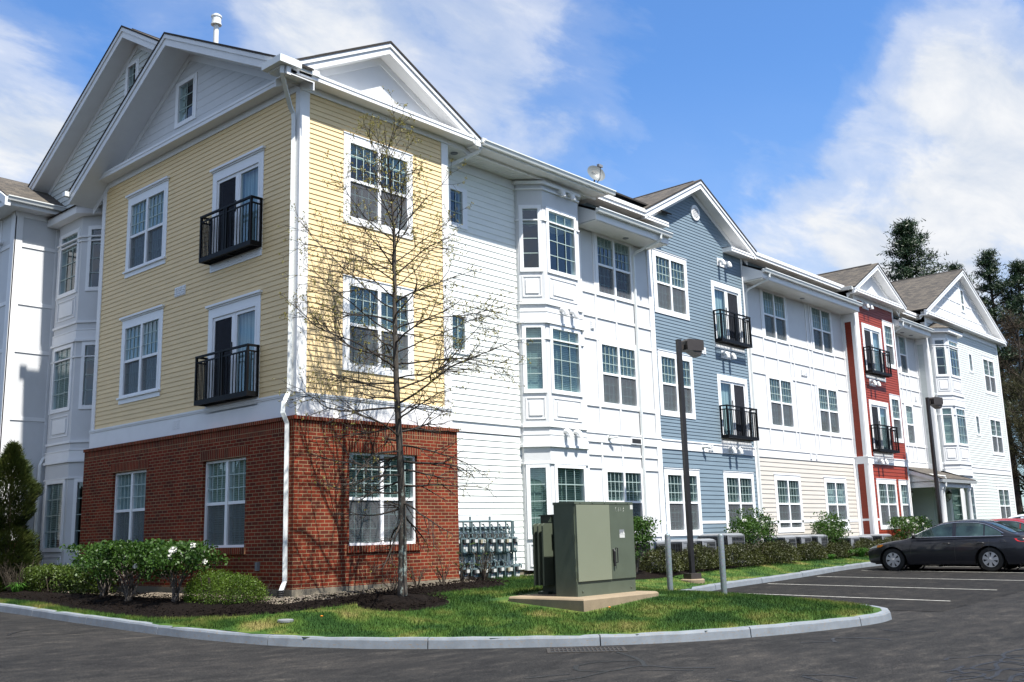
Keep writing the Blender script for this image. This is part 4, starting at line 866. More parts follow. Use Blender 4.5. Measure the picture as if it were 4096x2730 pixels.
g=MB(); uvslope(g,(-1.5,10.5,9.66),(.5,10.5,9.66),(.5,12.55,10.84),(-1.5,12.55,10.84)); uvslope(g,(-1.5,14.6,9.66),(-1.5,12.55,10.84),(.5,12.55,10.84),(.5,14.6,9.66)); uvslope(g,(-30,12.5,10.84),(-1.5,12.5,10.84),(-1.5,12.55,10.85),(-30,12.55,10.85)); g.build('roof',M['shingle'],B,label='shingle roof of the left wing')
g=MB(); FG=Fr((-1.5,0,0),-90)
for P,Q in (((-14.6,9.62),(-12.55,10.80)),((-12.55,10.80),(-10.5,9.62))): FG.prism(g,[P,Q,(Q[0],Q[1]-.22),(P[0],P[1]-.22)],-.1,.04)
g.build('rake_board',M['white'],B)
g=MB(); Fr((-1.05,0,0),-90); 
FWL.prism(g,[(-14.5,9.5),(-10.9,9.5),(-12.55,10.6)],-.1,.0); g.build('pediment',M['white_flat'],B)
downspout([(-.45,9.1,9.1),(-.02,10.85,2.95)],.001) if False else None
g=MB(); g.tube([(.05,10.86,3.0),(-.02,10.86,2.95),(-.10,10.82,2.8),(-.10,10.80,-.2)],.045,6); g.build('downspout',M['gutter'],B)
def interp(x,xs,ys):
    if x<=xs[0]: return ys[0]
    for i in range(1,len(xs)):
        if x<=xs[i]:
            t=(x-xs[i-1])/(xs[i]-xs[i-1]); return ys[i-1]+t*(ys[i]-ys[i-1])
    return ys[-1]
def road_z(x,y):
    fx=interp(x,[-40,-12,0,6,10,19,30,60],[-1.0,-.90,-.84,-.83,-.77,-.62,-.55,-.50])
    return fx+.010*max(-30,min(y,6))+min(.25,.02*max(0,min(y,16)-x+2))
KP=[(-2.4,60),(-2.45,30),(-2.45,12),(-2.45,6.73),(-2.48,4.2),(-2.48,2.48),(-2.41,-.26),(-2.05,-2.2),(-1.6,-3.15),(-.85,-4.45),(-.1,-5.45),(1.01,-6.56),(2.0,-7.25),(3.11,-7.75),(4.3,-8.12),(5.55,-8.36),(6.5,-8.32),(7.0,-8.08),(7.45,-7.5),(8.05,-6.1),(8.45,-4.7),(8.55,-3.5),(8.75,-2.75),(9.3,-2.3),(10.2,-2.16),(12.15,-2.02),(16.1,-1.98),(21,-1.62),(26,-1.55),(34,-1.6),(46,-1.6),(75,-1.6)]
def resample(P,step=.35):
    out=[]
    n=len(P)
    for i in range(n-1):
        p0=P[max(0,i-1)];p1=P[i];p2=P[i+1];p3=P[min(n-1,i+2)]
        L=math.hypot(p2[0]-p1[0],p2[1]-p1[1]); k=max(1,int(L/step))
        if L>8: # straight runs
            for j in range(k): 
                t=j/k; out.append((p1[0]+(p2[0]-p1[0])*t,p1[1]+(p2[1]-p1[1])*t))
            continue
        m1=[(p2[a]-p0[a])*L/max(1e-6,math.hypot(p2[0]-p0[0],p2[1]-p0[1])) for a in (0,1)]
        m2=[(p3[a]-p1[a])*L/max(1e-6,math.hypot(p3[0]-p1[0],p3[1]-p1[1])) for a in (0,1)]
        for j in range(k):
            t=j/k; h0=2*t**3-3*t*t+1; h1=t**3-2*t*t+t; h2=-2*t**3+3*t*t; h3=t**3-t*t
            out.append(tuple(h0*p1[a]+h1*m1[a]+h2*p2[a]+h3*m2[a] for a in (0,1)))
    out.append(P[-1]); return out
KERB=resample(KP)
def segd(px,py,ax,ay,bx,by):
    dx,dy=bx-ax,by-ay; t=((px-ax)*dx+(py-ay)*dy)/(dx*dx+dy*dy+1e-12); t=max(0,min(1,t))
    return math.hypot(px-ax-t*dx,py-ay-t*dy)
KPL=KERB[::3]+[KERB[-1]]
def kerb_d(x,y):
    return min(segd(x,y,*KPL[i],*KPL[i+1]) for i in range(len(KPL)-1))
def inside(x,y,P):
    c=False;n=len(P);j=n-1
    for i in range(n):
        xi,yi=P[i];xj,yj=P[j]
        if (yi>y)!=(yj>y) and x<(xj-xi)*(y-yi)/(yj-yi)+xi: c=not c
        j=i
    return c
def bld_d(x,y):
    # distance to building footprint (outside)
    d=1e9
    for (x0,x1,y0,y1) in ((-.1,4.15,-.1,8.35),(4.1,80,.5,8),(.2,80,8.3,80),(-1.1,5,10.9,80),(26.15,30.1,0,1),(33.8,44,0,1)):
        dx=max(x0-x,0,x-x1); dy=max(y0-y,0,y-y1); d=min(d,math.hypot(dx,dy))
    return d
def base_z(x,y):
    return interp(x,[0,4.2,8,20,45],[-.30,-.22,-.22,-.2,-.1])
def ground_z(x,y):
    dk=kerb_d(x,y); db=bld_d(x,y)
    zk=road_z(x,y)+.135
    w=dk/(dk+db+1e-6); w=w*w*(3-2*w)*.35+w*.65
    z=zk+(base_z(x,y)-zk)*w
    z+=.10*math.exp(-((x-5.6)**2+(y+5.2)**2)/4.5)*min(1,dk/.6)
    return z
def lawn_poly():
    return [(p[0],p[1]) for p in KERB]+[(75,60)]
# ------------------------------------------------------------------ ground, road, kerb
_gc={}
def _gn(i,j):
    k=(i,j)
    if k not in _gc: _gc[k]=ground_z(i*.25,j*.25)
    return _gc[k]
def gz(x,y):
    i=math.floor(x/.25); j=math.floor(y/.25); a=x/.25-i; b=y/.25-j
    return (_gn(i,j)*(1-a)+_gn(i+1,j)*a)*(1-b)+(_gn(i,j+1)*(1-a)+_gn(i+1,j+1)*a)*b
_kc={}
def kd(x,y):
    k=(round(x/.06),round(y/.06))
    if k not in _kc: _kc[k]=kerb_d(k[0]*.06,k[1]*.06)
    return _kc[k]
LAWN=[(p[0]+0,p[1]) for p in KERB]+[(75,60)]
def frange(a,b,s):
    n=int(round((b-a)/s)); return [a+(b-a)*i/n for i in range(n+1)]
# road: one sheet reaching the horizon
xs=[-900,-300,-120]+frange(-60,75,1.5)+[120,300,900]; ys=[-900,-300,-120]+frange(-40,40,1.5)+[120,300,900]
g=MB()
for x in xs:
    for y in ys:
        z=road_z(max(-60,min(x,75)),max(-40,min(y,40)))
        if inside(x,y,LAWN) and kerb_d(x,y)>2.2: z-=.3
        g.v.append((x,y,z))
ny=len(ys)
for i in range(len(xs)-1):
    for j in range(ny-1): g.f.append((i*ny+j,(i+1)*ny+j,(i+1)*ny+j+1,i*ny+j+1)); g.m.append(0); g.uv.append([(0,0)]*4)
g.build('road',M['asphalt'],smooth=True,kind='structure')
# darker sealed car park sheet
g=MB(); px=frange(8.0,70,.8); py=frange(-8.6,-1.4,.6)
for i in range(len(px)-1):
    for j in range(len(py)-1):
        q=[(px[i],py[j]),(px[i+1],py[j]),(px[i+1],py[j+1]),(px[i],py[j+1])]
        if kerb_d((q[0][0]+q[2][0])/2,(q[0][1]+q[2][1])/2)<.25 or any(inside(a,b,LAWN) for a,b in q): 
            if all(inside(a,b,LAWN) for a,b in q): continue
        g.poly([(a,b,road_z(a,b)+.005) for a,b in q])
g.build('parking_lot',M['asphalt_lot'],kind='structure')
g=MB()
def strip(x0,y0,x1,y1,w,z=.010,wob=0):
    L=math.hypot(x1-x0,y1-y0); n=max(1,int(L/.4)); nx,nyy=-(y1-y0)/L*w/2,(x1-x0)/L*w/2
    for i in range(n):
        a=i/n;b=(i+1)/n
        A=(x0+(x1-x0)*a,y0+(y1-y0)*a); Bq=(x0+(x1-x0)*b,y0+(y1-y0)*b)
        g.poly([(A[0]-nx,A[1]-nyy,road_z(*A)+z),(Bq[0]-nx,Bq[1]-nyy,road_z(*Bq)+z),(Bq[0]+nx,Bq[1]+nyy,road_z(*Bq)+z),(A[0]+nx,A[1]+nyy,road_z(*A)+z)])
for i,(x,xe) in enumerate(((10.55,10.19),(13.48,13.19),(16.4,16.25),(19.45,19.15),(22.4,22.1),(25.3,25.0),(28.2,27.9),(31.1,30.8),(34,33.7))): strip(x,-2.25,xe,-8.05,.08)
g.build('parking_lines',M['line'],kind='structure')
# kerb
KR=resample(KP,.3)
def offs(P,d):
    out=[]
    for i,p in enumerate(P):
        a=P[max(0,i-1)];b=P[min(len(P)-1,i+1)]; dx,dy=b[0]-a[0],b[1]-a[1]; L=math.hypot(dx,dy) or 1
        out.append((p[0]-dy/L*d,p[1]+dx/L*d))
    return out
Ko=offs(KR,-.0); Kt=offs(KR,.035); Ki=offs(KR,.155)
g=MB(); acc=0
for i in range(len(KR)-1):
    if KR[i][0]>60 or KR[i][1]>32: continue
    L=math.hypot(KR[i+1][0]-KR[i][0],KR[i+1][1]-KR[i][1]); z0,z1=road_z(*KR[i]),road_z(*KR[i+1]); j=lambda k:.004*math.sin(k*12.9)+.004*math.sin(k*4.1)
    h0,h1=.145+j(i),.145+j(i+1)
    acc+=L; gap=.018 if acc>2.3 else 0
    if gap: acc=0
    def lerp(p,q,t): return (p[0]+(q[0]-p[0])*t,p[1]+(q[1]-p[1])*t)
    t=1-gap/L
    o1,t1,i1=lerp(Ko[i],Ko[i+1],t),lerp(Kt[i],Kt[i+1],t),lerp(Ki[i],Ki[i+1],t); zz=z0+(z1-z0)*t; hh=h0+(h1-h0)*t
    A=[(*Ko[i],z0-.05),(*lerp(Ko[i],Kt[i],.55),z0+h0-.03),(*lerp(Ko[i],Kt[i],1),z0+h0),(*Ki[i],z0+h0+.004),(*Ki[i],z0-.1)]
    Bq=[(*o1,zz-.05),(*lerp(o1,t1,.55),zz+hh-.03),(*t1,zz+hh),(*i1,zz+hh+.004),(*i1,zz-.1)]
    for k in range(4): g.poly([A[k],Bq[k],Bq[k+1],A[k+1]])
    g.poly(A[::-1]); g.poly(Bq)
g.build('kerb',M['kerb'],kind='structure')
# lawn ground sheet
g=MB(); step=.3; gx=frange(-2.4,16.2,step); gy=frange(-8.5,12,step)
def lawn_sheet(gx,gy):
    for i in range(len(gx)-1):
        for j in range(len(gy)-1):
            q=[(gx[i],gy[j]),(gx[i+1],gy[j]),(gx[i+1],gy[j+1]),(gx[i],gy[j+1])]
            ins=[inside(a,b,LAWN) for a,b in q]
            if not any(ins): continue
            cx,cy=(q[0][0]+q[2][0])/2,(q[0][1]+q[2][1])/2
            if bld_d(cx,cy)<=0 and bld_d(cx+.5,cy)<=0 and bld_d(cx,cy-.6)<=0: continue
            pts=[]
            for (a,b),n in zip(q,ins):
                if not n:   # pull to the kerb
                    k=min(Ki,key=lambda p:(p[0]-a)**2+(p[1]-b)**2); a,b=k
                pts.append((a,b,gz(a,b)))
            g.poly(pts)
lawn_sheet(gx,gy); lawn_sheet(frange(16.2,46,.8),frange(-1.7,1.5,.4)); lawn_sheet(frange(-2.45,.6,.5),frange(12,30,1))
g.build('lawn',M['grass'],smooth=True,kind='structure')
# mulch beds
def pip_sheet(poly,name,mat,lift,step=.2,hump=.06,ng=0):
    x0=min(p[0] for p in poly);x1=max(p[0] for p in poly);y0=min(p[1] for p in poly);y1=max(p[1] for p in poly)
    m=MB(); xs=frange(x0,x1,step); ys=frange(y0,y1,step)
    PL=poly+[poly[0]]
    def ed(a,b): return min(segd(a,b,*PL[i],*PL[i+1]) for i in range(len(poly)))
    def near(a,b):
        best=None
        for i in range(len(poly)):
            ax,ay=PL[i];bx,by=PL[i+1]; dx,dy=bx-ax,by-ay; t=max(0,min(1,((a-ax)*dx+(b-ay)*dy)/(dx*dx+dy*dy+1e-9))); P=(ax+dx*t,ay+dy*t); d=math.hypot(a-P[0],b-P[1])
            if best is None or d<best[0]: best=(d,P)
        return best[1]
    r=random.Random(len(poly)*7)
    cache={}
    def vert(i,j):
        if (i,j) in cache: return cache[(i,j)]
        a,b=xs[i],ys[j]
        if inside(a,b,poly): d=ed(a,b); z=gz(a,b)+lift*min(1,d/.12)+hump*min(1,d/.5)+ (r.random()-.5)*.025*min(1,d/.2)
        else: a,b=near(a,b); z=gz(a,b)-.01
        cache[(i,j)]=(a,b,z); return cache[(i,j)]
    for i in range(len(xs)-1):
        for j in range(len(ys)-1):
            q=[(i,j),(i+1,j),(i+1,j+1),(i,j+1)]
            if any(inside(xs[a],ys[b],poly) for a,b in q): m.poly([vert(a,b) for a,b in q])
    return m.build(name,mat,smooth=True,kind='structure')
bed1=[(-1.9,14),(-1.89,8.18),(-1.86,6.3),(-2.1,4.15),(-2.12,2.6),(-2.1,1.33),(-1.85,.5),(-1.56,-.2),(-1.05,-.95),(-.5,-1.2),(0,-1.28),(1.2,-1.33),(2.58,-1.4),(3.6,-1.46),(4.25,-1.42),(4.55,-1.1),(4.7,-.5),(5.0,.1),(5.4,.45),(4.2,.48),(4.2,-.50),(0,-.62),(-.6,-.5),(-.66,0),(-.66,8.3),(.2,8.6),(.2,14)]
bed2=[(-.13,-.12),(-.66,-.1),(-.70,-.6),(0,-.72),(4.3,-.58),(4.35,.5),(4.12,.5),(4.12,-.12)]
bed3=[(9.2,-.95),(10.4,-.98),(11.96,-.76),(14.26,-.70),(16.0,-.55),(17.92,-.45),(20.9,-.38),(24.2,-.46),(29.5,-.6),(29.5,.5),(9.0,.5),(8.9,-.4)]
pip_sheet(bed1,'mulch_bed',M['mulch'],.03); pip_sheet([(.28+.62*math.cos(a)*1.0,-2.38+.45*math.sin(a)) for a in []] or [(1.06+.88*math.cos(k*PI/9+.4),-1.80+.78*math.sin(k*PI/9+.4)) for k in range(18)],'mulch_bed',M['mulch'],.02,.12,.10)
pip_sheet(bed3,'mulch_bed',M['mulch'],.03); pip_sheet(bed2,'gravel_strip',M['gravel'],.025,.12,0)
pip_sheet([(-.13,-.1),(-.7,-.4),(-.7,8.3),(-.13,8.3)],'gravel_strip',M['gravel'],.03,.15,0)
pip_sheet([(6.75,.30),(9.3,.25),(9.3,.54),(6.7,.54)],'gravel_strip',M['gravel'],.03,.15,0)
# loose pebbles and mulch chips
r=random.Random(3)
def scatter(name,mat,region,n,size,flat=.6,lift=.0,**t):
    m=MB()
    for _ in range(n):
        x,y=region(r)
        if x is None: continue
        z=gz(x,y)+lift; s=size*(.5+r.random()); a=r.random()*6.28; u=Vector((math.cos(a),math.sin(a),(r.random()-.5)*.8))*s; v=Vector((-math.sin(a),math.cos(a),(r.random()-.5)*.8))*s*flat; w=Vector((0,0,s*.55))
        P=Vector((x,y,z+s*.2)); 
        m.poly([P-u-v,P+u-v,P+u*.8+v,P-u+v]); m.poly([P-u-v,P+w,P+u-v]); m.poly([P+u-v,P+w,P+u*.8+v]); m.poly([P+u*.8+v,P+w,P-u+v])
    return m.build(name,mat,kind='stuff',**t)
scatter('loose_gravel',M['pebble'],lambda r:(r.uniform(-.66,-.15),r.uniform(-.6,8)) if r.random()<.55 else (r.uniform(-.5,4.3),r.uniform(-.62,-.14)),9000,.014,.8,.03,label='pale pea gravel along the brick base',category='gravel')
def inbed(r):
    x,y=(r.uniform(-2.1,4.9),r.uniform(-1.5,.4)) if r.random()<.5 else ((r.uniform(-2.1,-.5),r.uniform(-.5,9)) if r.random()<.6 else (r.uniform(.1,2.0),r.uniform(-2.6,-1.0)))
    if inside(x,y,bed1): return x,y
    if (x-1.06)**2/.77+(y+1.8)**2/.60<.85: return x,y
    return None,None
scatter('mulch_chips',M['chip'],inbed,9000,.022,.35,.075,label='dark shredded bark chips on the planting beds',category='mulch')
# grass blades
def blades(name,region,n,h=.055,w=.006,mat='blade',**t):
    m=MB(); vs=m.v; fs=m.f
    for _ in range(n):
        x,y=region(r)
        if x is None: continue
        z=gz(x,y); a=r.random()*6.28; hh=h*(.45+.9*r.random()); lx,ly=(r.random()-.5)*hh*1.1,(r.random()-.5)*hh*1.1; dx,dy=math.cos(a)*w,math.sin(a)*w
        b=len(vs); vs.extend(((x-dx,y-dy,z-.005),(x+dx,y+dy,z-.005),(x+lx,y+ly,z+hh))); fs.append((b,b+1,b+2))
    m.m=[0]*len(fs); m.uv=[[(0,0)]*3]*min(60,len(fs)); me=None
    return m.build(name,M[mat],kind='stuff',**t)
def mulched(x,y): return inside(x,y,bed1) or inside(x,y,bed3) or ((x-1.06)**2/.77+(y+1.8)**2/.60<1)
def onlawn(r):
    q=r.random()
    if q<.72: x=-2.3+9.8*r.random()**.9; y=r.uniform(-8.4,.3)
    elif q<.82: x,y=r.uniform(-2.35,-1.6),r.uniform(-1,9)
    else: x,y=r.uniform(6.5,26),r.uniform(-4,.4)
    if not inside(x,y,LAWN) or mulched(x,y) or bld_d(x,y)<.15 or kd(x,y)<.17: return None,None
    if 2.25<x<4.85 and -4.9<y<-2.6: return None,None
    return x,y
blades('grass',onlawn,210000,.05,.0055,label='patchy spring lawn, deep green tufts in paler straw coloured grass',category='grass')
M['rust']=paint('rusted_iron',(.035,.031,.027),.8,.35,sc=14); M['dish']=paint('dish_grey',(.13,.145,.15),.45,.05)
# ------------------------------------------------------------------ street objects
# transformer
T=obj_empty('transformer_cabinet',(3.7,-4.0,-.38),'large green electrical transformer cabinet standing on a concrete slab','transformer')
def sub(name,mb,mat,parent,smooth=False,**t):
    o=mb.build(name,mat,None,smooth,**t); o.parent=parent; o.matrix_parent_inverse=Matrix.Translation(-parent.location) if parent.type=='EMPTY' else Matrix.Identity(4); return o
x0,x1,yf,yb,zb,zt=2.85,4.60,-4.30,-3.82,-.385,1.25
g=MB(); g.box(x0,x1,yf+.02,yb,zb,zt-.04); g.box(x0-.01,x1+.01,yf-.01,yb+.01,zt-.04,zt+.005); g.box(x0+.005,x1-.005,yf,yf+.02,-.385,-.13)
for k in range(5): g.lathe([(.012,0),(.012,-.008),(.001,-.012)],(x0+.15+k*.36,yf-.012,zt-.018),8,0,'y')
for x in (x0+.15,x1-.15): g.lathe([(.018,0),(.018,-.008),(.001,-.014)],(x,yf-.002,-.30),8,0,'y')
for z in (1.1,.62,.2,-.02): g.box(x0-.012,x0+.0,yf+.0,yf+.05,z-.06,z+.06)
sub('cabinet_body',g,M['tgreen'],T)
g=MB(); g.box(x0+.02,3.845,yf-.025,yf+.02,-.13,zt-.05); sub('cabinet_door',g,M['tdoor'],T,label='faded pale green left door')
g=MB(); g.box(3.855,x1-.01,yf-.022,yf+.02,-.13,zt-.05); d=sub('cabinet_door',g,M['tgreen'],T,label='darker green right door with handle')
def plate(name,mat,a,b,c,e,dd=.002,y=None):
    q=MB(); y=yf-.022 if y is None else y; q.box(a,b,y-dd,y,c,e); o=q.build(name,mat); o.parent=d; o.matrix_parent_inverse=Matrix.Identity(4); o.location=(0,0,0); o.matrix_world; return o
# d is parented with an inverse translation; keep its children in the same space
plate('paper_label',M['labelw'],4.50,4.585,1.12,1.2); plate('torn_notice',M['labelw'],4.13,4.29,.60,.67); plate('notice_residue',M['acshell'],4.13,4.28,.67,.75,.001)
q=MB(); 
for pts in ([(4.14,.66),(4.18,.70),(4.22,.665)],[(4.2,.66),(4.26,.72),(4.3,.66)]): q.poly([(a,yf-.026,b) for a,b in pts])
for ch in (((4.05,1.16),(4.035,1.13),(4.045,1.09),(4.06,1.08)),((4.12,1.08),(4.14,1.15),(4.16,1.09)),((4.2,1.15),(4.2,1.09)),((4.3,1.15),(4.27,1.12),(4.29,1.10),(4.27,1.08))): q.tube([(a,yf-.024,b) for a,b in ch],.0025,4)
o=q.build('paint_mark',M['labelw']); o.parent=d
q=MB(); q.tube([(3.98,yf-.03,.42),(3.98,yf-.07,.42),(3.98,yf-.07,.16),(3.98,yf-.03,.16)],.011,6); q.tube([(3.92,yf-.02,.40),(3.92,yf-.05,.36),(3.92,yf-.05,.1)],.022,8); q.box(3.89,3.96,yf-.045,yf-.02,.2,.4); o=q.build('handle',M['plastic']); o.parent=d
g=MB(); g.box(3.42,4.5,yb+.0,-3.02,-.37,1.04); g.box(3.40,4.5,yb,-2.99,1.04,1.06); g.box(3.36,3.42,-3.6,-3.5,.95,1.05); g.poly([(3.42,-3.3,.92),(3.42,-3.3,1.05),(3.30,-3.3,.92)]); g.box(3.40,3.42,-3.7,-3.45,.1,.62); g.box(3.30,3.42,-3.25,-3.0,-.40,-.34); sub('tank',g,M['tgreen_dark'],T)
g=MB()
for k,y in enumerate((-3.30,-3.19,-3.08)):
    p=[(3.13,-.22),(3.40,-.22),(3.40,.90),(3.20,.90),(3.15,.885),(3.13,.85)]
    g.poly([(a,y-.018,b) for a,b in p]); g.poly([(a,y+.018,b) for a,b in reversed(p)])
    for i in range(len(p)): a,b=p[i]; c,e=p[(i+1)%len(p)]; g.poly([(a,y-.018,b),(a,y+.018,b),(c,y+.018,e),(c,y-.018,e)])
sub('cooling_fins',g,M['tgreen'],T)
g=MB(); P=[(2.40,-4.78),(4.60,-4.80),(4.74,-4.66),(4.74,-2.92),(2.58,-2.92),(2.46,-3.04)]
def slab(P,z0,z1,b=.03):
    cx=sum(p[0] for p in P)/len(P); cy=sum(p[1] for p in P)/len(P); Q=[(p[0]+(cx-p[0])*b/1.3,p[1]+(cy-p[1])*b/1.3) for p in P]; n=len(P)
    g.poly([(*q,z1) for q in Q])
    for i in range(n): j=(i+1)%n; g.poly([(*P[i],z0),(*P[j],z0),(*P[j],z1-b),(*P[i],z1-b)]); g.poly([(*P[i],z1-b),(*P[j],z1-b),(*Q[j],z1),(*Q[i],z1)])
slab(P,-.75,-.385,.025); tag(g.build('concrete_pad',M['pad']),'sandy concrete slab under the green transformer','slab')
# bollards
g=MB(); g.lathe([(.058,0),(.058,1.21),(.050,1.235),(.03,1.25),(.001,1.255)],(0,0,0),20); b1=g.build('bollard',M['galv'],smooth=True)
tag(b1,'galvanised steel bollard nearer the transformer, left of the pair','bollard','steel bollards beside the transformer'); b1.location=(6.02,-4.12,-.60)
b2=copy_tree(b1); b2.location=(6.10,-5.28,-.63); b2['label']='galvanised steel bollard farther right, in front of the parking lines'
# lamp posts
def lamp_post(label,P,H):
    o=obj_empty('lamp_post',P,label,'lamp post','dark square parking lot lamp posts')
    g=MB(); g.box(-.055,.055,-.055,.055,.05,H); g.box(-.06,.06,-.06,.06,H,H+.015); q=g.build('pole',M['bronze'],o)
    g=MB(); g.box(-.16,.16,-.16,.16,.0,.14); g.box(.056,.066,-.03,.03,.9,1.08); g.build('base_cover',M['bronze_head'],o)
    g=MB(); g.box(.055,.16,-.03,.03,H-.24,H-.12)
    pr=[(.16,H-.26),(.16,H-.03),(.22,H+.03),(.66,H+.02),(.70,H-.02),(.70,H-.24),(.62,H-.28),(.22,H-.28)]
    f=Fr((0,0,0)); f.prism(g,pr,-.17,.17); f.prism(g,[(.32,H-.28),(.66,H-.28),(.58,H-.42)],-.15,.15)
    h=g.build('lamp_head',M['bronze_head'],o); g=MB(); g.box(.36,.46,-.10,.10,H-.292,H-.282); g.build('lens',M['lens'],h)
    g=MB(); g.lathe([(.30,-.25),(.30,-.02),(.27,.0),(.001,.0)],(0,0,0),24); c=g.build('concrete_footing',M['pad'],o)
    return o
l1=lamp_post('tall dark square lamp post in front of the blue section',(11.02,-1.50,-.49),6.12)
l2=copy_tree(l1); l2.location=(29.75,-1.2,-.42); l2['label']='distant dark lamp post in front of the entrance portico'
for o in (l1,l2): o.rotation_euler=(0,0,math.radians(-20))
# drain grate, utility lid
g=MB(); a=Vector((.06,-5.92,0)); dv=Vector((.665,-.745,0)).normalized(); nv=Vector((-.745,-.665,0))
def dp(s,t,z): P=a+dv*s+nv*t; return (P.x,P.y,road_z(P.x,P.y)+z)
def dbox(s0,s1,t0,t1,z0=.0,z1=.012):
    p=[dp(s0,t0,z0),dp(s1,t0,z0),dp(s1,t1,z0),dp(s0,t1,z0),dp(s0,t0,z1),dp(s1,t0,z1),dp(s1,t1,z1),dp(s0,t1,z1)]
    for q in ((4,5,6,7),(0,1,5,4),(1,2,6,5),(2,3,7,6),(3,0,4,7)): g.poly([p[i] for i in q])
dbox(0,1.1,0,.05); dbox(0,1.1,.47,.52); dbox(0,.05,.05,.47); dbox(1.05,1.1,.05,.47); dbox(.05,1.05,.245,.275)
for k in range(1,17): dbox(.05+k*.0588-.011,.05+k*.0588+.011,.05,.47)
dr=tag(g.build('storm_drain',M['rust']),'rusty iron storm drain grate at the foot of the kerb','drain')
g=MB(); g.poly([dp(.03,.03,.003),dp(1.07,.03,.003),dp(1.07,.49,.003),dp(.03,.49,.003)]); g.build('drain_opening',M['screen_dark'],dr)
g=MB(); z=gz(-1.28,-1.57); g.lathe([(.13,0),(.13,.035),(.11,.045),(.001,.045)],(-1.28,-1.57,z),20); tag(g.build('utility_lid',M['acshell']),'small pale round utility lid set in the grass','lid')
# tar crack filler lines
g=MB(); rr=random.Random(11)
def tar(pts,w=.03):
    P=resample(pts,.12); w*=1.5; O1=[offs(P,w/2*(.55+.5*abs(math.sin(i*.9+len(P)))))[i] for i in range(len(P))]; O2=offs(P,-w/2)
    for i in range(len(P)-1):
        k=1+.35*math.sin(i*1.7); 
        g.poly([(*O1[i],road_z(*P[i])+.004+.0001*len(g.f)%.002),(*O1[i+1],road_z(*P[i+1])+.004),(*O2[i+1],road_z(*P[i+1])+.004),(*O2[i],road_z(*P[i])+.004)])
def wiggle(x,y,a,n,s,w,turn=.9):
    p=[(x,y)]
    for _ in range(n):
        a+=rr.uniform(-turn,turn); x+=s*math.cos(a); y+=s*math.sin(a); p.append((x,y))
    tar(p,w)
tar([(.3,-6.97),(-.04,-7.49),(-.31,-7.81),(-.68,-8.13)],.045)
tar([(-1.06,-7.35),(-.71,-7.37),(-.5,-7.52),(-.23,-7.76)],.04)
tar([(-1.06,-7.35),(-1.39,-7.67),(-1.2,-7.97),(-.62,-8.05),(-.58,-8.46),(-.31,-8.88)],.045)
tar([(-1.2,-7.97),(-1.88,-8.0),(-2.25,-7.86),(-2.38,-7.66)],.04); tar([(-2.2,-7.51),(-1.94,-7.61),(-1.67,-7.73)],.04)
tar([(-.3,-9.99),(-.12,-10.26),(-.19,-10.58)],.03); tar([(-.37,-10.02),(-.6,-10.36)],.03)
tar([(2.55,-8.56),(2.88,-8.89),(2.84,-9.03)],.035); tar([(2.84,-8.95),(3.34,-8.71),(3.5,-8.96),(3.55,-9.32),(3.5,-9.5)],.035); tar([(3.34,-8.71),(3.6,-9.1),(3.58,-9.4)],.03)
tar([(4.84,-8.83),(4.71,-9.25),(4.99,-9.6)],.03)
tar([(3.42,-11.28),(2.9,-11.22),(2.42,-11.33),(2.24,-11.6)],.035)
tar([(1.99,-11.38),(1.6,-11.31),(1.2,-11.34),(1.13,-11.55),(1.44,-11.54),(1.75,-11.42),(2.05,-11.48),(1.96,-11.68)],.035)
tar([(1.37,-11.19),(.9,-11.21),(.76,-11.14),(.71,-11.36),(.94,-11.42),(.86,-11.58),(.47,-11.57),(.19,-11.42)],.035)
tar([(1.5,-11.8),(1.41,-11.67),(1.09,-11.65),(.8,-11.72),(.47,-11.7)],.035); tar([(.4,-11.96),(.86,-11.87),(1.08,-11.92)],.035)
for k in range(9): wiggle(rr.uniform(.2,3.0),rr.uniform(-12.6,-11.3),rr.uniform(0,6.28),7,.22,.03,1.2)
tar([(-.98,-8.25),(-.8,-8.5),(-.64,-8.79)],.03); tar([(-1.03,-9.44),(-1.08,-9.69)],.03); tar([(-3.6,2.5),(-3.9,2.3),(-4.2,1.9)],.025); tar([(-3.2,1.4),(-3.7,1.5),(-4.4,1.5)],.02)
g.build('tar_crack_filler',M['sealer'],kind='structure')
# satellite dish
S=obj_empty('satellite_dish',(10.83,.9,9.93),'grey satellite dish on the roof edge above the white section','satellite dish')
g=MB(); n=Vector((-.40,-.80,.38)).normalized(); c=Vector((.02,-.05,.86)); u=n.cross(Vector((0,0,1))).normalized(); w=u.cross(n)
rings=[]
for k in range(6):
    rr_=.30*k/5; rings.append([c+(u*math.cos(t*PI/12)*rr_*.92+w*math.sin(t*PI/12)*rr_)+n*(.09*(k/5)**2) for t in range(24)])
for k in range(5):
    for t in range(24): g.poly([rings[k][t],rings[k][(t+1)%24],rings[k+1][(t+1)%24],rings[k+1][t]])
dd=g.build('dish',M['dish'],S,smooth=True)
g=MB(); g.tube([(0,0,0),(0,0,.45),c-n*.03],.022,8); g.tube([(.12,.1,0),(0,0,.3)],.012,6); g.tube([c-w*.28,c-w*.30+n*.2,c-w*.05+n*.38],.014,6); g.build('mast',M['acshell'],S)
g=MB(); q=c-w*.03+n*.40; g.box(q.x-.13,q.x+.05,q.y-.04,q.y+.04,q.z-.03,q.z+.04); g.build('receiver',M['acshell'],S)
def text(s,size,P,rot,mat,parent,name='lettering'):
    cu=bpy.data.curves.new(name,'FONT'); cu.body=s; cu.size=size; cu.align_x='CENTER'; cu.extrude=.0008; o=bpy.data.objects.new(name,cu); C.objects.link(o); cu.materials.append(mat); bpy.context.view_layer.update(); me=bpy.data.meshes.new_from_object(o); bpy.data.objects.remove(o); o=bpy.data.objects.new(name,me); C.objects.link(o); o.parent=parent; o.matrix_parent_inverse=Matrix.Identity(4); o.location=P; o.rotation_euler=rot; return o
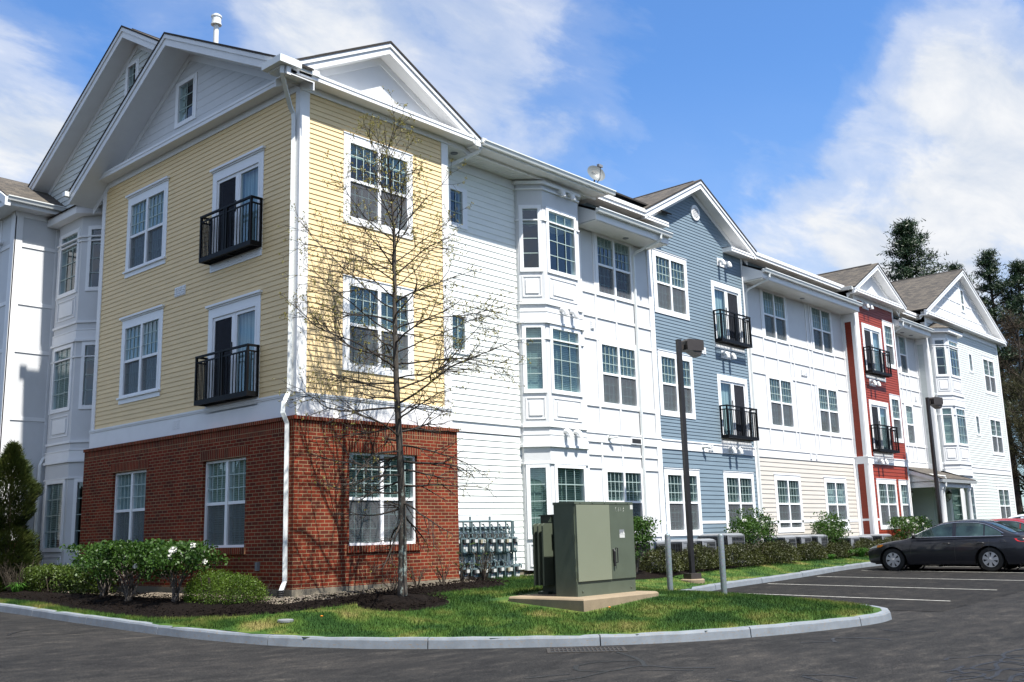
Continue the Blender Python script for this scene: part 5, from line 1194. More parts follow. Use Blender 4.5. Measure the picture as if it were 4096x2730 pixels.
mt=Matrix((u,w,n)).transposed().to_euler()
if Vector((1,0,0)).dot(u)<0: mt=Matrix((-u,-w,n)).transposed().to_euler() if w.z<0 else Matrix((u,w,n)).transposed().to_euler()
uu=u if u.x>0 else -u; ww=w if w.z>0 else -w; nn=uu.cross(ww)
text('dish',.13,c+ww*.06+n*.055,Matrix((uu,ww,nn)).transposed().to_euler(),M['plastic'],dd)
# gas meter bank
G=obj_empty('gas_meter_bank',(5.4,.5,-.2),'bank of grey gas meters with pipework against the white clapboard wall','gas meters')
def gsub(name,mb,mat,parent=None,**t):
    o=mb.build(name,mat,None,False,**t)
    if parent is None: o.parent=G; o.matrix_parent_inverse=Matrix.Translation(-Vector(G.location))
    else: o.parent=parent
    return o
g=MB(); f=F1
def pipe(pts,r): g.tube([f.P(*p) for p in pts],r,8)
pipe([(4.3,1.03,.16),(6.36,1.03,.16),(6.38,1.0,.16),(6.38,.05,.16),(6.5,.02,.18),(6.6,-.02,.2)],.024)
pipe([(4.3,.88,.07),(6.33,.88,.07)],.036); pipe([(4.3,.40,.10),(6.36,.40,.10)],.036); pipe([(4.3,.30,.05),(6.3,.30,.05)],.03)
for u in (5.12,5.76): f.box(g,u-.02,u+.02,.2,1.14,.03,.06)
gsub('pipework',g,M['gasgrey'])
g=MB(); f.box(g,4.3,6.3,.64,.76,.03,.06); f.box(g,4.3,6.25,-.02,.14,.03,.07); f.box(g,4.3,6.3,.27,.33,.02,.05); gsub('bracket',g,M['gasdark'])
mr=random.Random(5); mus=[4.42,4.70,4.98,5.26,5.54,5.82,6.10,6.36]
for row,(zt,zp) in enumerate(((.66,1.03),(-.0+.02,.42))):
    for k,u in enumerate(mus):
        u=u+mr.uniform(-.02,.02)+(.03 if row else 0); g=MB(); zz=zt+mr.uniform(-.012,.012); h=.40 if row==0 else .36; h*=.86
        w=.10; 
        prof=[(u-w,zz),(u+w,zz),(u+w*1.05,zz-.08),(u+w*.9,zz-.10),(u+w*.9,zz-h+.05),(u+w*.6,zz-h),(u-w*.6,zz-h),(u-w*.9,zz-h+.05),(u-w*.9,zz-.10),(u-w*1.05,zz-.08)]
        f.prism(g,prof,.13,.26 if k%2 else .24)
        f.prism(g,[(u-w*.75,zz-.12),(u+w*.75,zz-.12),(u+w*.75,zz-h+.06),(u+w*.5,zz-h+.03),(u-w*.5,zz-h+.03),(u-w*.75,zz-h+.06)],.24,.285)
        m=gsub('gas_meter',g,M['gasgrey'])
        m_o=Matrix.Identity(4)
        g=MB(); ty=k%3; f.box(g,u-.075,u+.075,zz-.11,zz-.03,.26,.33); o=g.build('index_head',M['indexbeige'] if ty==0 else M['gasdark']); o.parent=m
        g=MB(); f.box(g,u-.02,u+.065,zz-.105,zz-.035,.331,.336); f.box(g,u-.055,u+.0,zz-.24,zz-.15,.286,.289); f.box(g,u+.01,u+.06,zz-.29,zz-.18,.286,.2895); o=g.build('label',M['labelw']); o.parent=m
        g=MB(); f.box(g,u-.05,u-.005,zz-.15,zz-.135,.286,.2895); o=g.build('warning_label',M['redlabel']); o.parent=m
        g=MB()
        for du,r_ in ((-.07,.014),(.07,.014)):
            pipe([(u+du,zz,.18),(u+du+.02*(1 if du<0 else -1),zz+.05,.18),(u+du,zz+.09,.17)],r_)
        pipe([(u-.07,zz+.09,.17),(u-.07,zz+.26,.14),(u-.075,zz+.30,.10),(u-.10,zz+.32,.07)],.018); pipe([(u+.07,zz+.09,.17),(u+.07,zp,.16)],.02)
        for q in (.13,.2): P=f.P(u-.07,zz+q,.16); g.blob(P,.034,8,4)
        P=f.P(u+.07,zz+.12,.17); g.lathe([(.03,-.02),(.03,.02)],P,8); g.poly([f.P(u-.11,zz+.10,.19),f.P(u+.10,zz+.10,.19),f.P(u+.10,zz+.112,.19),f.P(u-.11,zz+.112,.19)])
        o=g.build('valve',M['gasgrey']); o.parent=m
g=MB(); P=f.P(6.56,-.0,.2); g.lathe([(.05,0),(.07,.01),(.07,.03),(.02,.05)],P,12,0,'x'); g.blob(P+Vector((-.04,0,0)),.045,10,6); gsub('regulator',g,M['gasgrey'])
# condensers
def condenser(label,P,w=.74,h=.70,rz=0):
    o=obj_empty('air_conditioner',P,label,'air conditioner','air conditioning condensers behind the hedge',rz)
    g=MB(); g.box(-w/2+.03,w/2-.03,-w/2+.03,w/2-.03,.05,h-.05); g.build('coil',M['acdark'],o)
    g=MB(); 
    for sx in (-1,1):
        for sy in (-1,1): g.box(sx*w/2-.03 if sx>0 else -w/2-.0,sx*w/2 if sx>0 else -w/2+.03,sy*w/2-.03 if sy>0 else -w/2,sy*w/2 if sy>0 else -w/2+.03,.02,h-.04)
    g.box(-w/2,w/2,-w/2,w/2,0,.06); g.box(-w/2,-w/2+.24,-w/2-.004,-w/2+.03,.06,h-.06); 
    q=[]; n=28
    for k in range(n+1):
        pass
    prof=[(w*.72,h-.08),(w*.72,h-.05)]
    # rounded square lid
    def rs(s,z,e=.11):
        pts=[]
        for cx,cy,a0 in ((s-e,s-e,0),(-s+e,s-e,90),(-s+e,-s+e,180),(s-e,-s+e,270)):
            for k in range(5): a=math.radians(a0+k*22.5); pts.append((cx+e*math.cos(a),cy+e*math.sin(a),z))
        return pts
    L=[rs(w/2+.01,h-.09),rs(w/2+.015,h-.04),rs(w/2-.03,h-.005),rs(w/2-.10,h+.012),rs(w/2-.12,h-.01)]
    for a,b in zip(L,L[1:]):
        for k in range(len(a)): g.poly([a[k],a[(k+1)%len(a)],b[(k+1)%len(b)],b[k]])
    g.poly(rs(w/2+.01,h-.09)[::-1]); g.build('shell',M['acshell'],o)
    g=MB()
    for k in range(6): z=.12+k*(h-.24)/5; g.box(-w/2+.24,w/2-.03,-w/2-.004,-w/2+.002,z-.004,z+.004); g.box(-w/2-.004,-w/2+.002,-w/2+.03,w/2-.03,z-.004,z+.004)
    for k in range(9): x=-w/2+.27+k*(w-.33)/8; g.box(x-.004,x+.004,-w/2-.006,-w/2,.06,h-.09); y=-w/2+.05+k*(w-.1)/8; g.box(-w/2-.006,-w/2,y-.004,y+.004,.06,h-.09)
    for k in range(7): R=.04+k*.035; g.lathe([(R,h-.012),(R+.006,h-.006),(R+.006,h-.012)],(0,0,0),20)
    g.build('guard_grille',M['acgrid'],o)
    g=MB(); g.lathe([(.001,h-.05),(w/2-.13,h-.05)],(0,0,0),18); g.build('fan_opening',M['acdark'],o)
    return o
ac=condenser('pale condenser nearest the transformer, behind the first viburnum',(11.22,-.02,-.24))
spots=[(12.72,'second condenser from the transformer, behind the near end of the yew hedge',0),(13.75,'third condenser from the transformer, just right of the lamp post',0),(18.65,'condenser under the first beige wall window, left of three',0),(19.75,'condenser under the beige wall, middle of three',0),(20.95,'condenser under the beige wall, right of three',0),(23.5,'low condenser left of two beside the far beige window',-.10),(24.65,'low condenser right of two beside the far beige window',-.10)]
for x,l,dz in spots:
    c_=copy_tree(ac); c_.location=(x,-.02,-.24+dz); c_['label']=l
big=condenser('larger taller condenser in front of the blue wall between its ground floor windows',(15.05,-.02,-.24),.98,.83)
big2=copy_tree(big); big2.location=(26.0,-.05,-.42); big2.scale=(.95,.95,.98); big2['label']='larger condenser at the foot of the red corner board'
# ------------------------------------------------------------------ plants
def leafquad(m,P,s,r,asp=.55,fold=False):
    a=r.random()*6.283; b=math.acos(1-1.7*r.random()); n=Vector((math.sin(b)*math.cos(a),math.sin(b)*math.sin(a),math.cos(b)))
    t=Vector((r.random()-.5,r.random()-.5,r.random()-.5)); u=(t-n*t.dot(n)).normalized()*s; v=n.cross(u)*asp
    m.poly([P-u,P-u*.1+v,P+u,P-u*.1-v])
def stems_vase(m,base,tops,r0,r,n=5):
    for T in tops:
        B_=Vector(base)+Vector((r.uniform(-.06,.06),r.uniform(-.06,.06),0)); T=Vector(T); L=(T-B_).length
        pts=[]; 
        for k in range(n+1):
            t=k/n; p=B_.lerp(T,t)+Vector((r.uniform(-1,1),r.uniform(-1,1),0))*.05*L*math.sin(t*PI); 
            hx=(T-B_); p.x-=hx.x*.25*math.sin(t*PI); p.y-=hx.y*.25*math.sin(t*PI); pts.append(p)
        m.tube(pts,[r0*(1-.75*k/n) for k in range(n+1)],5,cap=False)
        for q in range(3):
            t=r.uniform(.45,.95); p=B_.lerp(T,t); m.tube([p,p+Vector((r.uniform(-.18,.18),r.uniform(-.18,.18),r.uniform(.05,.2)))],r0*.3,4,cap=False)
def viburnum(label,P,rx,ry,h,zc,seed,nf=9,n=3800,flat=.35,group='viburnum bushes with white flowers',spike=False):
    r=random.Random(seed); o=obj_empty('viburnum_bush',P,label,'bush',group)
    m=MB(); tops=[(rx*.85*math.cos(a)*r.uniform(.3,1),ry*.85*math.sin(a)*r.uniform(.3,1),h*r.uniform(.62,.9)) for a in [k*2*PI/14 for k in range(14)]]
    stems_vase(m,(0,0,-.05),tops,.022,r); m.build('stems',M['stem'],o)
    m=MB(); cl=[]
    for _ in range(int(34*rx/.5)):
        a=r.random()*6.283; q=math.sqrt(r.random()); z=zc+(h-zc)*r.random()**.5; k=.50+.50*min(1,(z-zc)/(h-zc)*1.9); cl.append(Vector((rx*k*q*math.cos(a),ry*k*q*math.sin(a),z*1.0-.06*q*q)))
    if spike:
        for _ in range(6): cl.append(Vector((rx*r.uniform(-.7,.7),0,h+r.uniform(.0,.28))))
    for i in range(n):
        c=cl[i%len(cl)]; s=.115; P_=c+Vector((r.gauss(0,s),r.gauss(0,s),r.gauss(0,s*.62)))
        if P_.z>h+.04+(.3 if spike else 0): P_.z=h-r.random()*.12
        leafquad(m,P_,r.uniform(.022,.045),r,.62)
    m.build('foliage',M['vib'],o)
    for k in range(nf):
        c=r.choice(cl); a=r.random()*6.283; p=Vector((rx*.9*math.cos(a)*r.uniform(.4,1),-abs(ry)*r.uniform(.2,1),h*r.uniform(.62,.98))); p=Vector((p.x-.05,p.y,p.z)); f=MB(); R=r.uniform(.022,.05)
        for _ in range(26):
            d=Vector((r.gauss(0,1),r.gauss(0,1),r.gauss(0,1))).normalized(); leafquad(f,p+d*R,R*.5,r,.9)
        f.build('flower_head',M['flower'],o)
    return o
# three by the brick wall: x is across the bed, so widths run along y
viburnum('first white flowering viburnum bush against the brick wall, leftmost of the three',(-1.10,4.95,-.40),.62,1.05,1.13,.50,1,8)
viburnum('middle white flowering viburnum bush of the three against the brick wall',(-1.36,3.42,-.45),.60,.80,1.22,.50,2,6)
viburnum('rightmost of the three white flowering viburnum bushes against the brick wall',(-1.12,2.10,-.44),.62,.95,1.16,.50,3,7)
viburnum('white flowering viburnum bush just behind the transformer cabinet',(9.9,-.55,-.40),.45,.38,1.45,.45,4,2,3000,spike=False)
viburnum('large white flowering viburnum bush in front of the blue and beige wall',(16.55,-.20,-.24),1.22,.45,1.25,.35,5,9,4600,spike=True)
viburnum('viburnum bush in front of the second beige wall window',(22.0,-.20,-.24),.85,.42,1.15,.3,6,4,3600,spike=True)
viburnum('broad white flowering viburnum bush left of the portico, behind the dark sedan',(28.9,-.25,-.25),1.75,.5,1.25,.1,7,10,5200,spike=False)
def hedge(name,label,P,sx,sy,h,n,mat,leaf,seed,cat='hedge',group=None,asp=.6,bumpy=.10,box=True,rz=0):
    r=random.Random(seed); o=obj_empty(name,P,label,cat,group,rz); m=MB()
    bl=[(r.uniform(-sx,sx)*.92,r.uniform(-sy,sy)*.8,r.uniform(.55,1.0)) for _ in range(int(10+sx*9))]
    for i in range(n):
        a=r.random()*6.283; 
        # superellipsoid shell, biased to the surface
        th=r.random()*6.283; ph=math.asin(r.random()**.8); e=.45 if box else .85
        c,s_=math.cos(th),math.sin(th); f=lambda v,q:math.copysign(abs(v)**q,v)
        R=r.uniform(.78,1.04)+(.10*r.random()**4); cz=f(math.sin(ph),e); ch=abs(math.cos(ph))**e
        x=sx*f(c,e)*ch*R; y=sy*f(s_,e)*ch*R; z=h*cz*R
        if r.random()<.18: z=r.random()*h*.85*0+z*r.random()
        b_=bumpy*(math.sin(x*5.1+seed)+math.sin(y*6.3+x*3.7)+math.sin(z*8+x*2)*.5)*.4
        k=1+b_; x*=1+b_*.4; y*=k; z=z*(1+b_*.7)
        leafquad(m,Vector((x,y,max(.015,z)+.02)),leaf*r.uniform(.6,1.25),r,asp)
    m.build('foliage',mat,o)
    m=MB()
    for _ in range(int(10+sx*14)):
        x=r.uniform(-sx,sx)*.8; y=r.uniform(-sy,sy)*.7; m.tube([(x*.8,y*.8,-.05),(x,y,h*.5),(x*1.1,y*1.2,h*.92)],.008,4,cap=False)
    m.build('stems',M['twig'],o)
    return o
hedge('boxwood_hedge','low clipped light green hedge in front of the rear bay window',(-.72,7.75,-.36),.38,1.85,.62,20000,M['hedge'],.024,1)
hedge('spirea_bush','rounded yellow green spirea mound by the brick corner',(-.78,1.05,-.40),.44,1.02,.54,15000,M['spirea'],.018,2,'bush',None,.4,.24,False)
yg='dark clipped yew hedges along the car park'
ys_=[(11.1,.72,'clipped yew hedge section directly behind the left bollard'),(12.9,1.0,'clipped yew hedge section behind the lamp post'),(15.0,1.25,'clipped yew hedge section below the large viburnum, behind the right bollard'),(17.3,1.15,'clipped yew hedge section at the blue and beige joint'),(19.75,.95,'separate mounded yew bush below the beige wall'),(21.9,.95,'mounded yew bush under the smaller viburnum'),(24.0,.9,'yew bush behind the daylily clumps'),(26.2,1.1,'yew hedge section reaching behind the nose of the dark sedan')]
for i,(x,sx,l) in enumerate(ys_): hedge('yew_hedge',l,(x,-.50 if i<4 else -.42,gz(x,-.5)+.02),sx,.42 if i<4 else .33,.60 if i<4 else .52,int(13000*sx),M['yew'],.027,20+i,'hedge',yg,.35,.16,False)
# upright evergreen at the left edge
def conifer_bush(label,P,R,H,n,seed):
    r=random.Random(seed); o=obj_empty('arborvitae',P,label,'evergreen'); m=MB()
    for i in range(n):
        t=r.random()**1.1; z=H*t*(1-.10*r.random()); rad=R*(1-t**9)*(.80+.2*math.sin(z*4.3+seed)+.1*math.sin(z*11)); a=r.random()*6.283; q=rad*(.62+.42*r.random())*(1+.13*math.sin(a*5+z*3))
        p=Vector((q*math.cos(a),q*math.sin(a),z)); L=r.uniform(.06,.15); d=Vector((math.cos(a)*.8,math.sin(a)*.8,r.uniform(.3,1.2))).normalized()*L; s=d.cross(Vector((r.random()-.5,r.random()-.5,r.random()-.5))).normalized()*.012
        m.poly([p-s,p+s,p+d*1.0+s*.3]); 
    m.build('foliage',M['juniper'],o); m=MB(); m.tube([(0,0,-.1),(.02,0,H*.5),(0,.02,H*.93)],[.07,.04,.01],7)
    for k in range(40): t=r.uniform(.05,.85); a=r.random()*6.283; q=R*(1-t**1.9)*.8; m.tube([(0,0,H*t*.85),(q*math.cos(a),q*math.sin(a),H*t+.1)],.008,4,cap=False)
    m.build('trunk',M['twig'],o); return o
conifer_bush('bushy pointed evergreen shrub at the left edge in front of the white wing',(-1.15,9.9,-.33),.66,3.60,34000,4)
def bare_shrub(name,label,P,R,H,n,seed,cat='shrub',mat='twig',grp=None):
    r=random.Random(seed); m=MB()
    for k in range(n):
        a=r.random()*6.283; q=R*math.sqrt(r.random()); x,y=q*math.cos(a),q*math.sin(a); h=H*r.uniform(.6,1)
        p=[(x*.35,y*.35,-.03),(x*.7,y*.7,h*.45),(x*1.05+r.uniform(-.05,.05),y*1.05,h)]
        m.tube(p,[.008,.006,.003],4,cap=False)
        for _ in range(3): t=r.uniform(.3,.9); b=Vector(p[0]).lerp(Vector(p[2]),t); m.tube([b,b+Vector((r.uniform(-.12,.12),r.uniform(-.12,.12),r.uniform(.06,.18)))],.003,3,cap=False)
    o=m.build(name,M[mat]); o.location=P; tag(o,label,cat,grp); return o
bare_shrub('bare_shrub','leafless brown twiggy shrub left of the clipped hedge, nearer the evergreen',(-1.15,9.1,-.36),.5,.80,70,8,grp='leafless brown shrubs')
bare_shrub('bare_shrub','leafless brown twiggy shrub between the hedge and the rear bay window',(-.35,9.0,-.33),.6,.62,60,9,grp='leafless brown shrubs')
bare_shrub('bare_shrub','small bare shrub at the foot of the bay behind the transformer fins',(7.35,.15,-.24),.28,.45,45,10,grp='leafless brown shrubs')
def rhodo(label,P,H,seed,nl=5):
    r=random.Random(seed); o=obj_empty('rhododendron',P,label,'shrub','sparse leggy shrubs along the brick wall'); m=MB(); f=MB()
    for k in range(9):
        a=r.random()*6.283; q=.28*r.uniform(.3,1); h=H*r.uniform(.45,1); T=Vector((q*math.cos(a),q*math.sin(a),h)); m.tube([(0,0,-.03),(T.x*.4+r.uniform(-.05,.05),T.y*.4,h*.5),T],[.010,.007,.004],5,cap=False)
        for _ in range(3): b=T*r.uniform(.4,.9); m.tube([b,b+Vector((r.uniform(-.12,.12),r.uniform(-.12,.12),r.uniform(.03,.14)))],.004,4,cap=False)
        if k<nl:
            for j in range(9): b=j*.7; d=Vector((math.cos(b),math.sin(b),r.uniform(-.5,.4)))*.055; s=Vector((-d.y,d.x,0))*.28; f.poly([T,T+d*.5+s,T+d*1.1,T+d*.5-s])
    m.build('stems',M['twig'],o); f.build('foliage',M['rhodo'],o)
for i,(x,y,h,l,nl) in enumerate(((1.55,-.95,.5,'first sparse shrub from the brick corner, left of the tree trunk',3),(2.25,-.85,.48,'bare sparse shrub right behind the tree trunk',1),(2.85,-.95,.62,'sparse leafy shrub just right of the tree trunk',6),(3.55,-.80,.70,'taller sparse shrub with a leafy tip near the right end of the brick wall',6),(4.1,-.85,.85,'tallest leggy shrub at the right end of the brick wall',7),(4.95,-.1,.60,'dark bare leggy shrub in front of the gas meters',4))): rhodo(l,(x,y,gz(x,y)+.05),h,40+i,nl)
rhodo('tiny sparse shrub beside the downspout foot',(-.55,.2,-.33),.36,60,4)
def lily(label,P,R,seed):
    r=random.Random(seed); m=MB()
    for _ in range(150):
        a=r.random()*6.283; L=R*r.uniform(.7,1.2); d=Vector((math.cos(a),math.sin(a),0)); b=d*r.random()*.08; s=Vector((-d.y,d.x,0))*.008; k=r.uniform(.3,1)
        p0=b; p1=b+d*L*.4*k+Vector((0,0,L*.75)); p2=b+d*L*.95*k+Vector((0,0,L*(.95-.5*k)))
        m.poly([p0-s,p0+s,p1+s,p1-s]); m.poly([p1-s,p1+s,p2])
    o=m.build('daylily_clump',M['lily']); o.location=P; tag(o,label,'plant','daylily clumps')
for x,y,R,l in ((-1.22,8.95,.34,'bright green daylily clump at the left edge of the mulch bed'),(20.9,-.62,.2,'smallest daylily clump in the right mulch bed'),(22.3,-.62,.32,'left larger daylily clump before the yew hedge'),(23.3,-.66,.36,'middle daylily clump before the yew hedge'),(24.4,-.68,.34,'daylily clump nearest the nose of the dark sedan')): lily(l,(x,y,gz(x,y)),R,int(x*10))
for i,(x,y,l) in enumerate(((-.85,-1.95,'dandelion flower in the grass left of the tree'),(2.75,-5.05,'dandelion flower in front of the concrete slab'))):
    m=MB(); z=gz(x,y); m.lathe([(.001,.05),(.022,.055),(.026,.065),(.001,.075)],(0,0,0),10); m.tube([(0,0,0),(0,0,.05)],.003,4); o=m.build('dandelion',M['dand'] if 'dand' in M else M['amber']); o.location=(x,y,z); tag(o,l,'flower','dandelions')
# ------------------------------------------------------------------ the oak
def tree_main():
    r=random.Random(21); base=Vector((1.10,-1.74,-.40)); o=obj_empty('young_oak_tree',base,'slim young oak, nearly bare with yellow green buds, before the yellow corner','tree')
    H=8.95; tk=[]
    def tp(z): t=z/H; return Vector((-.02*z+.05*math.sin(z*1.1)-(.12*(max(0,t-.75)/.25)**1.3), .03*z*.4+.03*math.sin(z*.9+1),z))
    n=44; m=MB(); rr_=lambda t:.078*(1-t)**.80+.005
    m.tube([tp(H*k/n) for k in range(n+1)],[rr_(k/n)*(1.28 if k==0 else (1.1 if k==1 else 1)) for k in range(n+1)],12); m.build('trunk',M['bark'],o,smooth=True)
    br=MB(); bd=MB()
    def buds(P,d,k):
        for _ in range(k):
            q=P+Vector((r.uniform(-.02,.02),r.uniform(-.02,.02),r.uniform(-.03,.015)))
            for _ in range(3): leafquad(bd,q+Vector((r.gauss(0,.008),r.gauss(0,.008),r.gauss(0,.010))),r.uniform(.010,.019),r,.6)
    def grow(P,d,L,r0,lev,up,wob,green):
        n=max(4,int(L/.13)); pts=[P.copy()]; dd=d.normalized(); kids=[]
        for k in range(n):
            dd=(dd+Vector((r.gauss(0,wob),r.gauss(0,wob),r.gauss(0,wob*.7)+up*(.3+1.0*k/n)))).normalized(); P=P+dd*(L/n); pts.append(P.copy()); kids.append((P.copy(),dd.copy(),k/n))
        br.tube(pts,[r0*(1-.80*k/n)+.0016 for k in range(n+1)],5 if lev==0 else (4 if lev==1 else 3),cap=False)
        if lev<2:
            cnt=int((11 if lev==0 else 4)*(L/ (1.9 if lev==0 else .6))+1)
            for c in range(cnt):
                t=r.uniform(.16,.97)**.9; k=min(len(kids)-1,int(t*len(kids))); Q,qd,_=kids[k]
                ax=Vector((r.gauss(0,1),r.gauss(0,1),r.gauss(0,.55))); sd=(qd*.75+(ax-qd*ax.dot(qd)).normalized()*r.uniform(.5,1.0)).normalized()
                ll=(L*(.42 if lev==0 else .5)*(1.1-t*.65))*r.uniform(.5,1.15)
                grow(Q,sd,max(.12,ll),r0*(1-.8*t)*.55+.001,lev+1,up*.5+.012,wob*1.15,green)
        if green>0:
            for (Q,qd,t) in kids:
                if t>.3 and r.random()<green*(.3 if lev==0 else .5): buds(Q,qd,1)
            if r.random()<green*1.2: buds(P,dd,2)
    zs=[]; z=1.35
    while z<H-.5: zs.append(z); z+=.076+.04*r.random()
    ga=r.random()*6
    for i,z in enumerate(zs):
        t=(z-1.35)/(H-1.35); ga+=2.39996+r.uniform(-.35,.35)
        L=(2.35*(.62+.38*min(1,t/.28))*(1-.0*t) if t<.5 else 2.35*(1-(t-.5)/.5*.70))*r.uniform(.72,1.12)
        el=interp(t,[0,.15,.35,.6,.85,1],[-.42,-.16,.10,.48,.85,1.1])+r.uniform(-.14,.14)
        # flat first limbs then rising or drooping tips
        up=interp(t,[0,.2,.5,1],[-.028,-.005,.02,.03]); d=Vector((math.cos(ga)*math.cos(el),math.sin(ga)*math.cos(el),math.sin(el)+.12)); rad=rr_(z/H)*.28*r.uniform(.7,1.15)+.004
        grow(tp(z),d,L,rad,0,up,.105,interp(t,[0,.18,.35,1],[.03,.12,.55,.75]))
    br.build('branches',M['bark2'],o); bd.build('buds',M['bud'],o)
M['bark2']=paint('oak_branch_bark',(.032,.024,.018),.8,.3,sc=20)
tree_main()
# ------------------------------------------------------------------ background trees
def pine(label,P,H,R,seed,z0=.25,n=46,tuft=26):
    r=random.Random(seed); o=obj_empty('pine_tree',P,label,'tree','dark pines behind the building'); m=MB(); f=MB()
    m.tube([(0,0,-1),(.1,.1,H*.5),(0,0,H)],[H*.018,H*.011,.04],8,cap=False)
    for k in range(n):
        t=z0+(1-z0)*(k/n)**.9; z=H*t; a=k*2.39996+r.uniform(-.4,.4); sh=(1-((t-z0)/(1-z0))**.95); L=R*(sh*.97+.04)*r.choice([.35,.7,1,1.2,.9]); rise=interp(t,[0,.5,.8,1],[-.03,.08,.28,.8])
        tip=Vector((math.cos(a)*L,math.sin(a)*L,L*rise)); S=Vector((0,0,z)); pts=[S+tip*q+Vector((0,0,.10*L*q*q)) for q in (0,.35,.7,1)]; m.tube(pts,[.09,.06,.035,.015],4,cap=False)
        for c in range(int(tuft*1.15*max(.3,L/R))):
            q=r.uniform(.28,1.03); w=L*.13*(1.2-q*.5); C_=S+tip*q+Vector((r.gauss(0,w),r.gauss(0,w),abs(r.gauss(0,.05*L))+.10*L*q*q))
            for _ in range(26):
                d=Vector((r.gauss(0,1),r.gauss(0,1),abs(r.gauss(0,.7))+.2)).normalized()*r.uniform(.2,.42); s=d.cross(Vector((r.random()-.5,r.random()-.5,.3))).normalized()*.040; b=C_+Vector((r.gauss(0,.30),r.gauss(0,.30),r.gauss(0,.14))); f.poly([b-s,b+s,b+d])
    m.build('trunk',M['woodbark'],o); f.build('crown',M['pine'],o); return o
pine('tall dark pine rising behind the roofs between the red and far gables',(58.9,9.3,-.5),22.2,7.4,1,.30,74,34)
pine('pine with a thin top behind the far gable, right of the large pine',(74.5,11.1,-.5),22.6,4.4,5,.4,40,24)
pine('paired pine at the left of the woodland edge',(74.3,8.3,-.5),23.0,5.2,2,.4,48,28)
pine('paired pine at the right of the woodland edge',(75,6.4,-.5),21.8,5.2,3,.4,48,28)
pine('small pine tip showing left of the red gable roof',(52.5,10.2,-.5),16.3,3.6,8,.4,34,22)
def bare_tree(label,P,H,R,seed,mat='dryleaf',dens=1.0):
    r=random.Random(seed); o=obj_empty('bare_tree',P,label,'tree','leafless trees of the woodland behind the car park'); m=MB(); f=MB()
    m.tube([(0,0,-1),(.2,0,H*.4),(.1,.2,H*.72),(0,0,H*.95)],[.26,.2,.1,.02],7,cap=False)
    for k in range(26):
        t=r.uniform(.15,.93); a=r.random()*6.283; L=R*(1.1-.75*t)*r.uniform(.6,1.1); S=Vector((.12,.08,H*t)); T=S+Vector((math.cos(a)*L,math.sin(a)*L,L*r.uniform(.35,1.0))); mid=S.lerp(T,.5)+Vector((0,0,.1*L)); m.tube([S,mid,T],[.07,.04,.012],4,cap=False)
        for c in range(int(20*dens)):
            q=r.uniform(.25,1); b=S.lerp(T,q); d=Vector((r.gauss(0,1),r.gauss(0,1),r.gauss(.5,.8))).normalized()*r.uniform(.6,1.5); m.tube([b,b+d*.5+Vector((r.gauss(0,.08),r.gauss(0,.08),0)),b+d],[.016,.011,.004],3,cap=False)
            for _ in range(24):
                p=b+d*r.random()+Vector((r.gauss(0,.12),r.gauss(0,.12),r.gauss(0,.12))); e=Vector((r.gauss(0,1),r.gauss(0,1),r.gauss(.3,1))).normalized()*r.uniform(.14,.5); s=e.cross(Vector((r.random(),r.random(),.2))).normalized()*.011; f.poly([p-s,p+s,p+e])
    m.build('trunk',M['woodbark'],o); f.build('crown',M[mat],o); return o
spec=[(57,2.2,14.2,4.2,'dryleaf','leafless brown tree closest behind the far end of the building'),(61,-.5,14.8,4.4,'budhaze','budding leafless tree left of centre in the woodland'),(66,.5,16.2,4.5,'dryleaf','tall leafless tree at the back of the woodland'),(58,-3.2,12.5,4.2,'dryleaf','leafless brown tree at the front right of the woodland'),(70,-4,15,4.6,'dryleaf','far leafless tree at the right frame edge'),(64,-6,14,4.4,'budhaze','budding leafless tree at the right frame edge'),(53.5,1.5,9.5,3.4,'budhaze','shorter budding tree beside the far corner of the building'),(75,3,17,5,'dryleaf','tallest leafless tree deep in the woodland')]
for i,(x,y,h,R,mt_,l) in enumerate(spec): bare_tree(l,(x,y,-.5),h,R,100+i,mt_)
def ever(label,P,R,H,n,seed):
    r=random.Random(seed); o=obj_empty('evergreen_tree',P,label,'tree','low dark evergreens at the woodland foot'); m=MB(); 
    for i in range(n):
        t=r.random()**1.1; z=H*t; rad=R*(1-t**1.6)*(.8+.25*math.sin(z*2.3+seed)); a=r.random()*6.283; q=rad*(.5+.55*r.random()); p=Vector((q*math.cos(a),q*math.sin(a),z)); d=Vector((math.cos(a),math.sin(a),r.uniform(-.3,.8))).normalized()*r.uniform(.2,.45); s=d.cross(Vector((r.random()-.5,r.random()-.5,.5))).normalized()*.09; m.poly([p-s,p+s,p+d])
    m.build('crown',M['pine'],o); m=MB(); m.tube([(0,0,-.6),(0,0,H*.9)],[.18,.03],6); m.build('trunk',M['woodbark'],o)
for i,(x,y,R,H,l) in enumerate(((52,-.6,2.6,7.5,'dark evergreen beside the far corner board'),(54.5,-2.2,2.8,6.4,'low dark evergreen at the right frame edge'),(57,.6,3,8.5,'taller dark evergreen inside the woodland'),(60,-4.5,3,6,'dark evergreen behind the white car'))): ever(l,(x,y,-.5),R,H,9000,300+i)
# wooded skyline all round (far, out of the picture: seen in the window glass and from other sides)
m=MB(); r=random.Random(77)
for k in range(5200):
    a=math.radians(r.uniform(-178,-8)) if r.random()<.8 else math.radians(r.uniform(95,178)); R=r.uniform(75,110); x,y=-5+R*math.cos(a),-6+R*math.sin(a); h=r.uniform(6,15)*(.75+.25*math.sin(a*9)+.15*math.sin(a*23))
    if x>40 and y>-10: continue
    w=r.uniform(1.2,3.0); tz=h*r.random(); t=Vector((-math.sin(a),math.cos(a),0))*w; u=Vector((0,0,r.uniform(1,2.5))); P=Vector((x,y,tz)); m.poly([P-t-u*.6,P+t*.3-u,P+t+u*.4,P-t*.2+u])
tag(m.build('distant_woodland',M['budhaze'],kind='stuff'),'distant mixed woodland around the site','woodland')
